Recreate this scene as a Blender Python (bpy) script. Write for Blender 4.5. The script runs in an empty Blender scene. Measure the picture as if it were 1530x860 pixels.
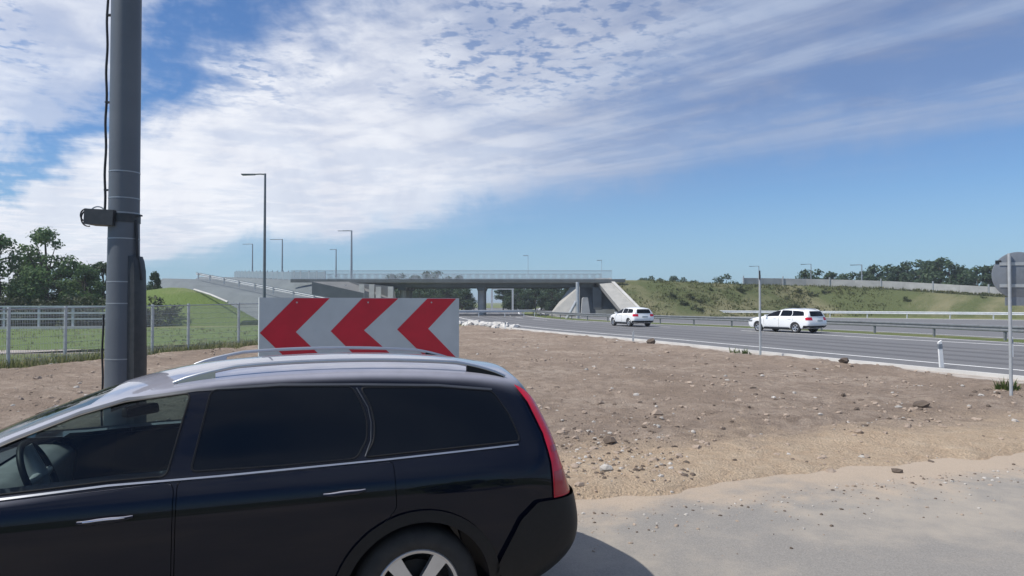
import bpy, bmesh, math, random
from mathutils import Vector, Matrix, noise
from mathutils.bvhtree import BVHTree

SC = bpy.context.scene
COL = SC.collection
RND = random.Random(11)
rad = math.radians
PI = math.pi

# ------------------------------------------------------------------ camera
F, CXP, CYP, EYE = 1034.0, 765.0, 430.0, 1.9
TILT = math.atan(21 / F)
cam = bpy.data.cameras.new('camera')
cam.sensor_width = 36.0
cam.lens = F / 1530 * 36.0
cam.clip_start = 0.05
cam.clip_end = 6000
co = bpy.data.objects.new('camera', cam)
co.location = (0, 0, EYE)
co.rotation_euler = (PI / 2 + TILT, 0, 0)
COL.objects.link(co)
SC.camera = co


def at(px, py, Y):
    """world point seen at a photo pixel, Y metres ahead"""
    x = (px - CXP) / F
    v = (CYP - py) / F
    dy = math.cos(TILT) - v * math.sin(TILT)
    dz = math.sin(TILT) + v * math.cos(TILT)
    s = Y / dy
    return Vector((x * s, Y, EYE + dz * s))


def gnd(px, py, z=0.0):
    v = (CYP - py) / F
    x = (px - CXP) / F
    dy = math.cos(TILT) - v * math.sin(TILT)
    dz = math.sin(TILT) + v * math.cos(TILT)
    s = (z - EYE) / dz
    return Vector((x * s, dy * s, z))


# ------------------------------------------------------------------ helpers
class MB:
    def __init__(self):
        self.v = []
        self.f = []

    def add(self, vs, fs):
        n = len(self.v)
        self.v += [tuple(p) for p in vs]
        self.f += [tuple(i + n for i in q) for q in fs]
        return self

    def box(self, c, s, rz=0.0, M=None):
        hx, hy, hz = s[0] / 2, s[1] / 2, s[2] / 2
        vs = [Vector((x, y, z)) for z in (-hz, hz) for y in (-hy, hy) for x in (-hx, hx)]
        rot = M if M is not None else Matrix.Rotation(rz, 3, 'Z')
        vs = [rot @ p + Vector(c) for p in vs]
        return self.add(vs, [(0, 2, 3, 1), (4, 5, 7, 6), (0, 1, 5, 4), (2, 6, 7, 3), (0, 4, 6, 2), (1, 3, 7, 5)])

    def tube(self, pts, r, n=8, cap=True):
        pts = [Vector(p) for p in pts]
        rs = r if isinstance(r, (list, tuple)) else [r] * len(pts)
        up0 = None
        vs = []
        for i, p in enumerate(pts):
            d = (pts[min(i + 1, len(pts) - 1)] - pts[max(i - 1, 0)])
            d = d.normalized() if d.length > 1e-9 else Vector((0, 0, 1))
            if up0 is None:
                up0 = Vector((0, 0, 1)) if abs(d.z) < 0.9 else Vector((0, 1, 0))
            a = d.cross(up0)
            if a.length < 1e-5:
                a = d.cross(Vector((1, 0, 0)))
            a.normalize()
            b = a.cross(d).normalized()
            up0 = b
            for k in range(n):
                t = 2 * PI * k / n
                vs.append(p + (a * math.cos(t) + b * math.sin(t)) * rs[i])
        fs = []
        for i in range(len(pts) - 1):
            for k in range(n):
                k2 = (k + 1) % n
                fs.append((i * n + k, i * n + k2, (i + 1) * n + k2, (i + 1) * n + k))
        if cap:
            fs.append(tuple(range(n))[::-1])
            fs.append(tuple((len(pts) - 1) * n + k for k in range(n)))
        return self.add(vs, fs)

    def lathe(self, prof, n=32, axis='Y', c=(0, 0, 0)):
        """prof: list of (radius, along)"""
        vs = []
        for r, a in prof:
            for k in range(n):
                t = 2 * PI * k / n
                x, z = r * math.cos(t), r * math.sin(t)
                p = (x, a, z) if axis == 'Y' else ((a, x, z) if axis == 'X' else (x, z, a))
                vs.append(Vector(p) + Vector(c))
        fs = []
        for i in range(len(prof) - 1):
            for k in range(n):
                k2 = (k + 1) % n
                fs.append((i * n + k, (i + 1) * n + k, (i + 1) * n + k2, i * n + k2))
        return self.add(vs, fs)

    def prism(self, poly, a, b, plane='XZ'):
        n = len(poly)
        def P(p, t):
            if plane == 'XZ':
                return (p[0], t, p[1])
            if plane == 'XY':
                return (p[0], p[1], t)
            return (t, p[0], p[1])
        vs = [P(p, a) for p in poly] + [P(p, b) for p in poly]
        fs = [tuple(range(n))[::-1], tuple(range(n, 2 * n))]
        for i in range(n):
            j = (i + 1) % n
            fs.append((i, j, n + j, n + i))
        return self.add(vs, fs)

    def mesh(self, name):
        m = bpy.data.meshes.new(name)
        m.from_pydata(self.v, [], self.f)
        bm = bmesh.new()
        bm.from_mesh(m)
        if len(bm.faces) < 60000:
            bmesh.ops.recalc_face_normals(bm, faces=bm.faces)
        bm.to_mesh(m)
        bm.free()
        return m

    def build(self, name, mat, parent=None, smooth=None):
        return link(self.mesh(name), name, mat, parent, smooth)


def link(me, name, mat, parent=None, smooth=None):
    o = bpy.data.objects.new(name, me)
    COL.objects.link(o)
    if mat is not None:
        me.materials.clear()
        me.materials.append(mat)
    if smooth is not None:
        me.shade_smooth()
        me.set_sharp_from_angle(angle=rad(smooth))
    if parent is not None:
        o.parent = parent
    return o


def thing(name, label, cat, loc=(0, 0, 0), rz=0.0, group=None):
    o = bpy.data.objects.new(name, None)
    o.empty_display_size = 0.2
    COL.objects.link(o)
    o.location = loc
    o.rotation_euler = (0, 0, rz)
    return tag(o, label, cat, group)


def tag(o, label, cat, group=None):
    o['label'] = label
    o['category'] = cat
    if group:
        o['group'] = group
    return o


def kind(o, k, label=None, cat=None):
    o['kind'] = k
    if label:
        o['label'] = label
    if cat:
        o['category'] = cat
    return o


def copy_tree(o, parent=None):
    c = o.copy()
    COL.objects.link(c)
    c.parent = parent
    for ch in list(o.children):
        copy_tree(ch, c)
    return c


def lerp(a, b, t):
    return a + (b - a) * t


def interp(knots, x):
    if x <= knots[0][0]:
        return knots[0][1]
    for (x0, y0), (x1, y1) in zip(knots, knots[1:]):
        if x <= x1:
            return lerp(y0, y1, (x - x0) / (x1 - x0))
    return knots[-1][1]


def smooth(a, b, x):
    t = max(0.0, min(1.0, (x - a) / (b - a)))
    return t * t * (3 - 2 * t)


def resample(pts, step):
    pts = [Vector(p) for p in pts]
    out = [pts[0]]
    # Catmull-Rom through the points, then even steps
    dense = []
    n = len(pts)
    for i in range(n - 1):
        p0, p1, p2, p3 = pts[max(i - 1, 0)], pts[i], pts[i + 1], pts[min(i + 2, n - 1)]
        for k in range(24):
            t = k / 24
            dense.append(0.5 * ((2 * p1) + (p2 - p0) * t + (2 * p0 - 5 * p1 + 4 * p2 - p3) * t * t + (3 * p1 - p0 - 3 * p2 + p3) * t ** 3))
    dense.append(pts[-1])
    acc = 0.0
    for a, b in zip(dense, dense[1:]):
        acc += (b - a).length
        if acc >= step:
            out.append(b.copy())
            acc = 0.0
    if (out[-1] - dense[-1]).length > step * 0.3:
        out.append(dense[-1])
    return out


# ------------------------------------------------------------------ materials
def nmat(name):
    m = bpy.data.materials.new(name)
    m.use_nodes = True
    nt = m.node_tree
    nt.nodes.clear()
    out = nt.nodes.new('ShaderNodeOutputMaterial')
    return m, nt, out


def N(nt, t, **kw):
    n = nt.nodes.new(t)
    for k, v in kw.items():
        setattr(n, k, v)
    return n


def noise_tex(nt, scale, detail=5, rough=0.55, vec=None, distort=0.0):
    n = N(nt, 'ShaderNodeTexNoise')
    n.inputs['Scale'].default_value = scale
    n.inputs['Detail'].default_value = detail
    n.inputs['Roughness'].default_value = rough
    n.inputs['Distortion'].default_value = distort
    if vec is not None:
        nt.links.new(vec, n.inputs['Vector'])
    return n


def ramp(nt, fac, stops):
    r = N(nt, 'ShaderNodeValToRGB')
    el = r.color_ramp.elements
    while len(el) < len(stops):
        el.new(0.5)
    for e, (p, c) in zip(el, stops):
        e.position = p
        e.color = (*c, 1) if len(c) == 3 else c
    nt.links.new(fac, r.inputs['Fac'])
    return r


def mixc(nt, fac, a, b, blend='MIX'):
    m = N(nt, 'ShaderNodeMix', data_type='RGBA', blend_type=blend)
    for s, v in ((m.inputs['Factor'], fac), (m.inputs['A'], a), (m.inputs['B'], b)):
        if hasattr(v, 'node'):
            nt.links.new(v, s)
        elif isinstance(v, (int, float)):
            s.default_value = v
        else:
            s.default_value = (*v, 1)
    return m.outputs['Result']


def math_n(nt, op, a, b=None, c=None, clamp=False):
    m = N(nt, 'ShaderNodeMath', operation=op, use_clamp=clamp)
    for i, v in enumerate((a, b, c)):
        if v is None:
            continue
        if hasattr(v, 'node'):
            nt.links.new(v, m.inputs[i])
        else:
            m.inputs[i].default_value = v
    return m.outputs[0]


def sstep(nt, a, b, x):
    """smoothstep from 0 at a to 1 at b"""
    m = N(nt, 'ShaderNodeMapRange', interpolation_type='SMOOTHSTEP')
    nt.links.new(x, m.inputs['Value'])
    m.inputs['From Min'].default_value = a
    m.inputs['From Max'].default_value = b
    return m.outputs['Result']


def surf(name, c1, c2=None, scale=3.0, rough=0.7, metal=0.0, bump=0.0, bscale=30.0, coat=0.0, spec=0.5, detail=6, coords='Object', lo=0.35, hi=0.65):
    m, nt, out = nmat(name)
    b = N(nt, 'ShaderNodeBsdfPrincipled')
    tc = N(nt, 'ShaderNodeTexCoord').outputs[coords]
    if c2 is None:
        c2 = tuple(x * 0.85 for x in c1)
    nz = noise_tex(nt, scale, detail, 0.6, tc)
    r = ramp(nt, nz.outputs['Fac'], [(lo, c1), (hi, c2)])
    nt.links.new(r.outputs['Color'], b.inputs['Base Color'])
    b.inputs['Roughness'].default_value = rough
    b.inputs['Metallic'].default_value = metal
    b.inputs['Specular IOR Level'].default_value = spec
    b.inputs['Coat Weight'].default_value = coat
    b.inputs['Coat Roughness'].default_value = 0.04
    if bump:
        bn = noise_tex(nt, bscale, 6, 0.6, tc)
        bp = N(nt, 'ShaderNodeBump')
        bp.inputs['Strength'].default_value = 1.0
        bp.inputs['Distance'].default_value = bump
        nt.links.new(bn.outputs['Fac'], bp.inputs['Height'])
        nt.links.new(bp.outputs['Normal'], b.inputs['Normal'])
    nt.links.new(b.outputs[0], out.inputs['Surface'])
    return m


def glass_mat(name, tint, ior=1.5):
    m, nt, out = nmat(name)
    tr = N(nt, 'ShaderNodeBsdfTransparent')
    tr.inputs['Color'].default_value = (*tint, 1)
    gl = N(nt, 'ShaderNodeBsdfGlossy')
    gl.inputs['Roughness'].default_value = 0.02
    fr = N(nt, 'ShaderNodeFresnel')
    fr.inputs['IOR'].default_value = ior
    mx = N(nt, 'ShaderNodeMixShader')
    nt.links.new(fr.outputs[0], mx.inputs[0])
    nt.links.new(tr.outputs[0], mx.inputs[1])
    nt.links.new(gl.outputs[0], mx.inputs[2])
    nt.links.new(mx.outputs[0], out.inputs['Surface'])
    return m


def leaf_mat(name, c1, c2, c3, transl=0.35):
    m, nt, out = nmat(name)
    g = N(nt, 'ShaderNodeNewGeometry')
    r = ramp(nt, g.outputs['Random Per Island'], [(0.0, c1), (0.55, c2), (1.0, c3)])
    d = N(nt, 'ShaderNodeBsdfPrincipled')
    d.inputs['Roughness'].default_value = 0.55
    d.inputs['Specular IOR Level'].default_value = 0.3
    t = N(nt, 'ShaderNodeBsdfTranslucent')
    nt.links.new(r.outputs['Color'], d.inputs['Base Color'])
    nt.links.new(r.outputs['Color'], t.inputs['Color'])
    mx = N(nt, 'ShaderNodeMixShader')
    mx.inputs[0].default_value = transl
    nt.links.new(d.outputs[0], mx.inputs[1])
    nt.links.new(t.outputs[0], mx.inputs[2])
    nt.links.new(mx.outputs[0], out.inputs['Surface'])
    return m


M = {}
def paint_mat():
    m, nt, out = nmat('black_paint_top_sheen')
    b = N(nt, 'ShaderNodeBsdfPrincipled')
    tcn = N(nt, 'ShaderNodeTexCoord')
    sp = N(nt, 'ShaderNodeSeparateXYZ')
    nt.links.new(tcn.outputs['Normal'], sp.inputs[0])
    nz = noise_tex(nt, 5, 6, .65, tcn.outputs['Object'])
    d = math_n(nt, 'MULTIPLY', sstep(nt, .58, .93, sp.outputs[2]), math_n(nt, 'ADD', .62, math_n(nt, 'MULTIPLY', nz.outputs['Fac'], .5)))  # upward faces painted paler, standing in for sky sheen on the roof
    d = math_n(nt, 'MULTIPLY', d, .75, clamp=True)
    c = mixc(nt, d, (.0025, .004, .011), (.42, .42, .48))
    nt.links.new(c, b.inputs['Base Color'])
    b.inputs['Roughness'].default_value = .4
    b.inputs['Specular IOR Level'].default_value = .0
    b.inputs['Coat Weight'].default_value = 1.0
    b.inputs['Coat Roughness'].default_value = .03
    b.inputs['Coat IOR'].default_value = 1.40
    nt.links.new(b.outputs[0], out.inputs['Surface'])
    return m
M['plastic'] = surf('black_plastic', (.006, .0065, .008), (.009, .0095, .011), 40, .5, spec=.3)
M['rubber'] = surf('tyre_rubber', (.018, .018, .018), (.03, .029, .028), 12, .8)
M['alloy'] = surf('alloy_rim', (.62, .63, .65), (.55, .56, .58), 10, .32, 0.85)
M['chrome'] = surf('bright_trim', (.75, .76, .78), (.7, .7, .72), 8, .18, 1.0)
M['silver'] = surf('satin_silver_rail', (.5, .51, .53), (.45, .46, .48), 8, .3, .9)
M['trim_dark'] = surf('dull_trim', (.085, .09, .10), (.07, .075, .085), 8, .4, .4)
M['privacy'] = surf('privacy_glass', (.002, .004, .008), (.003, .005, .009), 3, .03, spec=.22)
M['glass'] = glass_mat('tinted_glass', (.44, .53, .53), 1.45)
M['clearglass'] = glass_mat('windscreen_glass', (.72, .8, .78))
M['lamp_red'] = surf('tail_lamp_red', (.66, .004, .03), (.52, .003, .022), 5, .25, coat=.4, spec=.3)
M['lens_dark'] = surf('dark_red_lens', (.40, .003, .02), (.34, .003, .016), 5, .2, coat=.5)
M['cabin'] = surf('cabin_trim', (.022, .024, .027), (.03, .032, .034), 10, .7)
M['dash'] = surf('dashboard_grey', (.30, .31, .32), (.24, .25, .26), 8, .6)
M['spoke'] = surf('satin_wheel_spokes', (.55, .57, .6), (.48, .5, .53), 8, .45, .2)
M['seat'] = surf('seat_leather', (.03, .032, .035), (.04, .042, .045), 10, .5)
M['white_paint'] = surf('white_paint', (.86, .87, .86), (.83, .84, .84), 2, .3, coat=.6)
M['galv'] = surf('galvanised_steel', (.50, .52, .53), (.40, .42, .43), 4, .5, .35)
M['galv_backlit'] = surf('backlit_galvanised_steel', (.22, .235, .245), (.17, .18, .19), 4, .55, .3)  # darker galvanised copy, backlit shade painted into the median rail
M['lamp_post'] = surf('grey_lamp_post', (.13, .15, .17), (.16, .18, .2), 3, .5, .2)
M['lamp_faint'] = surf('haze_pale_pole', (.45, .5, .55), (.4, .45, .5), 3, .5)  # distance haze put into the pale pole colour
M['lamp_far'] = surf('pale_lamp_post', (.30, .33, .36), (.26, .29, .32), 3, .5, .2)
M['pole'] = surf('grey_mast_steel', (.12, .135, .155), (.09, .105, .125), 1.6, .5, .1, bump=.002, bscale=25, lo=.25, hi=.75)
M['strap'] = surf('steel_strap', (.34, .36, .38), (.27, .29, .31), 8, .4, .5)
M['black_box'] = surf('black_equipment', (.02, .024, .028), (.035, .038, .042), 12, .45)
M['cable'] = surf('black_cable', (.012, .013, .016), (.02, .02, .022), 12, .5)
M['sign_white'] = surf('sign_white_sheeting', (.54, .59, .60), (.48, .53, .54), 3, .45)
M['sign_red'] = surf('sign_red_sheeting', (.60, .007, .03), (.50, .006, .024), 3, .45)
M['sign_back'] = surf('sign_back_grey', (.24, .26, .29), (.19, .21, .235), 4, .5, .3)
M['marking'] = surf('road_marking_white', (.80, .80, .78), (.62, .62, .60), 6, .7)
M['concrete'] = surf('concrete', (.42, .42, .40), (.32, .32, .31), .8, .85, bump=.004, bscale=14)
M['concrete_dark'] = surf('weathered_shaded_concrete', (.15, .165, .165), (.105, .115, .115), .5, .85, bump=.004, bscale=14)  # weathered tone, its darkness also paints shade onto the wing wall
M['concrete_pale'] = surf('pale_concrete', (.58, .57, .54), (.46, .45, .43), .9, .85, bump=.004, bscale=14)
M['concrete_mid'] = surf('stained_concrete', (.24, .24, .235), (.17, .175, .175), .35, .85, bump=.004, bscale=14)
M['slope_paving'] = surf('slope_paving_blocks', (.40, .39, .36), (.33, .325, .305), 1.2, .9, bump=.01, bscale=6)
M['noise_wall'] = surf('grey_noise_panel', (.24, .30, .33), (.20, .26, .29), .6, .55)
M['glass_panel'] = glass_mat('screen_glass', (.62, .74, .76), 1.6)
M['bark'] = surf('bark', (.09, .075, .06), (.05, .042, .035), 6, .9, bump=.02, bscale=12)
M['leaf'] = leaf_mat('green_leaves', (.06, .125, .05), (.10, .18, .07), (.16, .24, .09), .45)
M['leaf_dark'] = leaf_mat('dark_leaves', (.032, .064, .034), (.052, .095, .046), (.085, .13, .056), .4)
M['leaf_shrub'] = leaf_mat('shrub_leaves', (.035, .048, .026), (.055, .075, .036), (.085, .105, .05), .35)
M['grass_blades'] = leaf_mat('grass_blades', (.13, .16, .06), (.20, .21, .09), (.34, .31, .18), .5)
M['weeds'] = leaf_mat('weed_leaves', (.05, .08, .02), (.08, .12, .03), (.14, .17, .06), .3)
M['weeds_bright'] = leaf_mat('bright_weed_leaves', (.12, .18, .02), (.20, .26, .03), (.30, .34, .06), .4)
M['scrub'] = leaf_mat('scrub_leaves', (.11, .13, .055), (.17, .185, .08), (.27, .25, .15), .5)
M['gravel'] = surf('pale_gravel', (.46, .41, .36), (.33, .29, .25), 3.0, .95, bump=.02, bscale=40)


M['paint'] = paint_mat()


def asphalt_mat(name, base, dust, dust_amt, sand=False):
    m, nt, out = nmat(name)
    b = N(nt, 'ShaderNodeBsdfPrincipled')
    tc = N(nt, 'ShaderNodeTexCoord').outputs['Object']
    n1 = noise_tex(nt, .35, 6, .6, tc, .6)
    n2 = noise_tex(nt, 90, 3, .6, tc)
    n3 = noise_tex(nt, 2.2, 5, .65, tc)
    fine = ramp(nt, n2.outputs['Fac'], [(.3, tuple(x * .78 for x in base)), (.7, tuple(x * 1.2 for x in base))])
    f = math_n(nt, 'ADD', math_n(nt, 'MULTIPLY', n1.outputs['Fac'], .7), math_n(nt, 'MULTIPLY', n3.outputs['Fac'], .3))
    f = sstep(nt, .62 - .3 * dust_amt, .82 - .3 * dust_amt, f)
    c = mixc(nt, f, fine.outputs['Color'], dust)
    if sand:
        sp = N(nt, 'ShaderNodeSeparateXYZ')
        nt.links.new(tc, sp.inputs[0])
        d = math_n(nt, 'ADD', math_n(nt, 'MULTIPLY', sp.outputs[0], EN.x), math_n(nt, 'MULTIPLY', sp.outputs[1], EN.y))
        d = math_n(nt, 'SUBTRACT', d, E0.dot(EN))
        d = math_n(nt, 'ADD', d, math_n(nt, 'MULTIPLY', math_n(nt, 'SUBTRACT', n1.outputs['Fac'], .5), 3.2))
        d = math_n(nt, 'ADD', d, math_n(nt, 'MULTIPLY', math_n(nt, 'SUBTRACT', n3.outputs['Fac'], .5), 1.2))
        grit = ramp(nt, n2.outputs['Fac'], [(.3, (.34, .265, .195)), (.7, (.47, .375, .28))])
        c = mixc(nt, math_n(nt, 'MULTIPLY', sstep(nt, -.45, .40, d), .80), c, grit.outputs['Color'])
    nt.links.new(c, b.inputs['Base Color'])
    b.inputs['Roughness'].default_value = .88
    bp = N(nt, 'ShaderNodeBump')
    bp.inputs['Distance'].default_value = .004
    nt.links.new(n2.outputs['Fac'], bp.inputs['Height'])
    nt.links.new(bp.outputs['Normal'], b.inputs['Normal'])
    nt.links.new(b.outputs[0], out.inputs['Surface'])
    return m


# road edge on which the dark car stands: a point and a direction
E0 = Vector((.56, 6.06))
ED = Vector((.9417, .3363)).normalized()
EN = Vector((-ED.y, ED.x))         # away from the camera


M['asphalt'] = asphalt_mat('worn_asphalt', (.15, .15, .155), (.21, .205, .20), .35)
M['asphalt_dusty'] = asphalt_mat('dusty_asphalt', (.235, .22, .20), (.345, .305, .255), .66, True)

def dist_edge(x, y):
    return (Vector((x, y)) - E0).dot(EN)


def dirt_mat():
    m, nt, out = nmat('bare_soil')
    b = N(nt, 'ShaderNodeBsdfPrincipled')
    tc = N(nt, 'ShaderNodeTexCoord').outputs['Object']
    sp = N(nt, 'ShaderNodeSeparateXYZ')
    nt.links.new(tc, sp.inputs[0])
    d = math_n(nt, 'ADD', math_n(nt, 'MULTIPLY', sp.outputs[0], EN.x), math_n(nt, 'MULTIPLY', sp.outputs[1], EN.y))
    d = math_n(nt, 'SUBTRACT', d, E0.dot(EN))
    big = noise_tex(nt, .45, 6, .6, tc, .4)
    mid = noise_tex(nt, 3.5, 6, .65, tc, .3)
    fine = noise_tex(nt, 38, 5, .65, tc)
    soil = ramp(nt, big.outputs['Fac'], [(.32, (.29, .222, .170)), (.52, (.385, .303, .238)), (.70, (.48, .392, .315))])
    soil = mixc(nt, sstep(nt, .42, .66, mid.outputs['Fac']), soil.outputs['Color'], (.285, .22, .17))
    sand = ramp(nt, mid.outputs['Fac'], [(.3, (.52, .385, .265)), (.6, (.60, .47, .335)), (.8, (.66, .55, .42))])
    dn = math_n(nt, 'ADD', d, math_n(nt, 'MULTIPLY', math_n(nt, 'SUBTRACT', big.outputs['Fac'], .5), 3.4))
    dn = math_n(nt, 'ADD', dn, math_n(nt, 'MULTIPLY', math_n(nt, 'SUBTRACT', mid.outputs['Fac'], .5), 1.4))
    c = mixc(nt, sstep(nt, 1.5, 3.3, dn), sand.outputs['Color'], soil)
    spot = noise_tex(nt, 1.3, 7, .72, tc, .8)
    c = mixc(nt, math_n(nt, 'MULTIPLY', sstep(nt, .56, .70, spot.outputs['Fac']), math_n(nt, 'MULTIPLY', sstep(nt, 1.2, 3.0, dn), .55)), c, (.20, .155, .12))
    fr = ramp(nt, fine.outputs['Fac'], [(.3, (.66, .66, .66)), (.7, (1.2, 1.2, 1.2))])
    c = mixc(nt, 1.0, c, fr.outputs['Color'], 'MULTIPLY')
    nt.links.new(c, b.inputs['Base Color'])
    b.inputs['Roughness'].default_value = .95
    b.inputs['Specular IOR Level'].default_value = .2
    h = math_n(nt, 'ADD', fine.outputs['Fac'], math_n(nt, 'MULTIPLY', mid.outputs['Fac'], 2.0))
    bp = N(nt, 'ShaderNodeBump')
    bp.inputs['Distance'].default_value = .06
    nt.links.new(h, bp.inputs['Height'])
    nt.links.new(bp.outputs['Normal'], b.inputs['Normal'])
    nt.links.new(b.outputs[0], out.inputs['Surface'])
    return m


def grass_mat(name, g1, g2, dry, dry_at, scale=.12):
    m, nt, out = nmat(name)
    b = N(nt, 'ShaderNodeBsdfPrincipled')
    tc = N(nt, 'ShaderNodeTexCoord').outputs['Object']
    n1 = noise_tex(nt, scale, 6, .65, tc, .5)
    n2 = noise_tex(nt, 6, 5, .65, tc)
    g = ramp(nt, n2.outputs['Fac'], [(.3, g1), (.7, g2)])
    c = mixc(nt, sstep(nt, dry_at, dry_at + .18, n1.outputs['Fac']), g.outputs['Color'], dry)
    nt.links.new(c, b.inputs['Base Color'])
    b.inputs['Roughness'].default_value = .9
    b.inputs['Specular IOR Level'].default_value = .15
    bp = N(nt, 'ShaderNodeBump')
    bp.inputs['Distance'].default_value = .12
    nt.links.new(n2.outputs['Fac'], bp.inputs['Height'])
    nt.links.new(bp.outputs['Normal'], b.inputs['Normal'])
    nt.links.new(b.outputs[0], out.inputs['Surface'])
    return m


M['dirt'] = dirt_mat()
M['grass'] = grass_mat('rough_grass', (.10, .13, .045), (.17, .20, .07), (.26, .23, .14), .50)
M['grass_green'] = grass_mat('green_turf', (.10, .15, .045), (.15, .20, .062), (.21, .225, .11), .54)
M['bank'] = grass_mat('embankment_scrub', (.07, .09, .04), (.12, .135, .06), (.19, .18, .105), .44, .10)
M['slope_grey'] = surf('grey_gravel_slope', (.155, .178, .185), (.12, .14, .15), .5, .9, bump=.03, bscale=10)

# ------------------------------------------------------------------ sky and sun
SUN_AZ = Vector((-0.95, -0.30, 0)).normalized()
SUN_EL = rad(54)
world = bpy.data.worlds.new('World')
SC.world = world
world.use_nodes = True
nt = world.node_tree
nt.nodes.clear()
wout = N(nt, 'ShaderNodeOutputWorld')
bg = N(nt, 'ShaderNodeBackground')
bg.inputs['Strength'].default_value = 0.1
sky = N(nt, 'ShaderNodeTexSky', sky_type='NISHITA')
sky.sun_disc = False
sky.sun_elevation = SUN_EL
sky.sun_rotation = math.atan2(SUN_AZ.x, SUN_AZ.y)
sky.altitude = 50
sky.air_density = 1.0
sky.dust_density = 0.6
sky.ozone_density = 1.6
tc = N(nt, 'ShaderNodeTexCoord').outputs['Generated']
sp = N(nt, 'ShaderNodeSeparateXYZ')
nt.links.new(tc, sp.inputs[0])
zc = math_n(nt, 'MAXIMUM', sp.outputs[2], .03)
U = math_n(nt, 'DIVIDE', sp.outputs[0], zc)
V = math_n(nt, 'DIVIDE', sp.outputs[1], zc)
T = math_n(nt, 'ADD', V, math_n(nt, 'MULTIPLY', U, 1.05))           # across the cloud front
A = math_n(nt, 'SUBTRACT', U, math_n(nt, 'MULTIPLY', V, .95))       # along it
cb = N(nt, 'ShaderNodeCombineXYZ')
nt.links.new(U, cb.inputs[0]); nt.links.new(V, cb.inputs[1])
cs = N(nt, 'ShaderNodeCombineXYZ')
nt.links.new(math_n(nt, 'MULTIPLY', A, .16), cs.inputs[0]); nt.links.new(T, cs.inputs[1])
nA = noise_tex(nt, .50, 7, .60, cb.outputs[0], .4).outputs['Fac']       # billows
nB = noise_tex(nt, 2.2, 6, .60, cb.outputs[0], .3).outputs['Fac']       # smaller billows
nC = noise_tex(nt, 1.15, 6, .58, cs.outputs[0], .25).outputs['Fac']     # streaks along the front
nD = noise_tex(nt, 11.0, 4, .6, cb.outputs[0], .2).outputs['Fac']        # flecks
Tn = math_n(nt, 'ADD', T, math_n(nt, 'MULTIPLY', math_n(nt, 'SUBTRACT', nA, .5), 2.8))
Tn = math_n(nt, 'ADD', Tn, math_n(nt, 'MULTIPLY', math_n(nt, 'SUBTRACT', nB, .5), .8))
nE = noise_tex(nt, 4.5, 6, .6, tc, .5).outputs['Fac']                   # puffs seen at a low angle
nF = noise_tex(nt, 11.0, 6, .6, tc, .6).outputs['Fac']
Tn = math_n(nt, 'ADD', Tn, math_n(nt, 'MULTIPLY', math_n(nt, 'SUBTRACT', nE, .5), math_n(nt, 'MULTIPLY', V, .75)))
Tn = math_n(nt, 'ADD', Tn, math_n(nt, 'MULTIPLY', math_n(nt, 'SUBTRACT', nF, .5), math_n(nt, 'MULTIPLY', V, .28)))
thin = sstep(nt, -1.2, 1.5, U)                                          # the layer thins to a veil on the right
front = math_n(nt, 'ADD', math_n(nt, 'MULTIPLY', sstep(nt, 7.7, 5.6, Tn), .7), math_n(nt, 'MULTIPLY', sstep(nt, 10.0, 5.6, Tn), .3))
gap = sstep(nt, 1.15, 2.0, Tn)
wisp = math_n(nt, 'MULTIPLY', math_n(nt, 'MULTIPLY', sstep(nt, 1.15, .6, Tn), sstep(nt, -1.6, -.6, Tn)), .8)
cover = math_n(nt, 'MULTIPLY', front, math_n(nt, 'MAXIMUM', gap, wisp))
body_n = math_n(nt, 'ADD', math_n(nt, 'MULTIPLY', nA, .45), math_n(nt, 'ADD', math_n(nt, 'MULTIPLY', nB, .35), math_n(nt, 'MULTIPLY', nC, .45)))
dens = math_n(nt, 'MAXIMUM', sstep(nt, .50, .70, body_n), math_n(nt, 'MULTIPLY', sstep(nt, 3.0, 5.0, V), .55))
lo_d = math_n(nt, 'SUBTRACT', .66, math_n(nt, 'MULTIPLY', thin, .22))
dens = math_n(nt, 'ADD', lo_d, math_n(nt, 'MULTIPLY', dens, math_n(nt, 'SUBTRACT', 1.0, lo_d)))
fleck = math_n(nt, 'MULTIPLY', sstep(nt, .52, .37, nD), math_n(nt, 'MULTIPLY', sstep(nt, 3.9, 2.9, V), math_n(nt, 'MULTIPLY', sstep(nt, 1.1, .2, U), sstep(nt, .40, .54, nE))))
cover = math_n(nt, 'MULTIPLY', math_n(nt, 'MULTIPLY', cover, dens), math_n(nt, 'SUBTRACT', 1.0, math_n(nt, 'MULTIPLY', fleck, .62)))
cover = math_n(nt, 'MULTIPLY', cover, math_n(nt, 'SUBTRACT', 1.0, math_n(nt, 'MULTIPLY', thin, .08)), clamp=True)
shade = sstep(nt, .40, .62, math_n(nt, 'ADD', math_n(nt, 'MULTIPLY', nB, .6), math_n(nt, 'MULTIPLY', nC, .4)))
soft = math_n(nt, 'MULTIPLY', sstep(nt, 2.6, 4.6, V), .8)
puff = sstep(nt, .36, .60, math_n(nt, 'ADD', math_n(nt, 'MULTIPLY', nE, .5), math_n(nt, 'MULTIPLY', nF, .5)))
shade = math_n(nt, 'ADD', math_n(nt, 'MULTIPLY', shade, math_n(nt, 'SUBTRACT', 1.0, soft)), math_n(nt, 'MULTIPLY', puff, soft))
white = mixc(nt, shade, (5.6, 5.9, 6.8), (7.4, 7.6, 8.1))
rim = math_n(nt, 'MULTIPLY', sstep(nt, 4.6, 5.7, Tn), .8)
veil = mixc(nt, math_n(nt, 'MAXIMUM', rim, sstep(nt, .42, .62, nC)), (2.1, 2.65, 4.1), (3.0, 3.7, 5.2))
ccol = mixc(nt, thin, white, veil)
skyc = mixc(nt, 1.0, sky.outputs['Color'], (.50, .71, .97), 'MULTIPLY')
hor = sstep(nt, .24, .0, sp.outputs[2])
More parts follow.
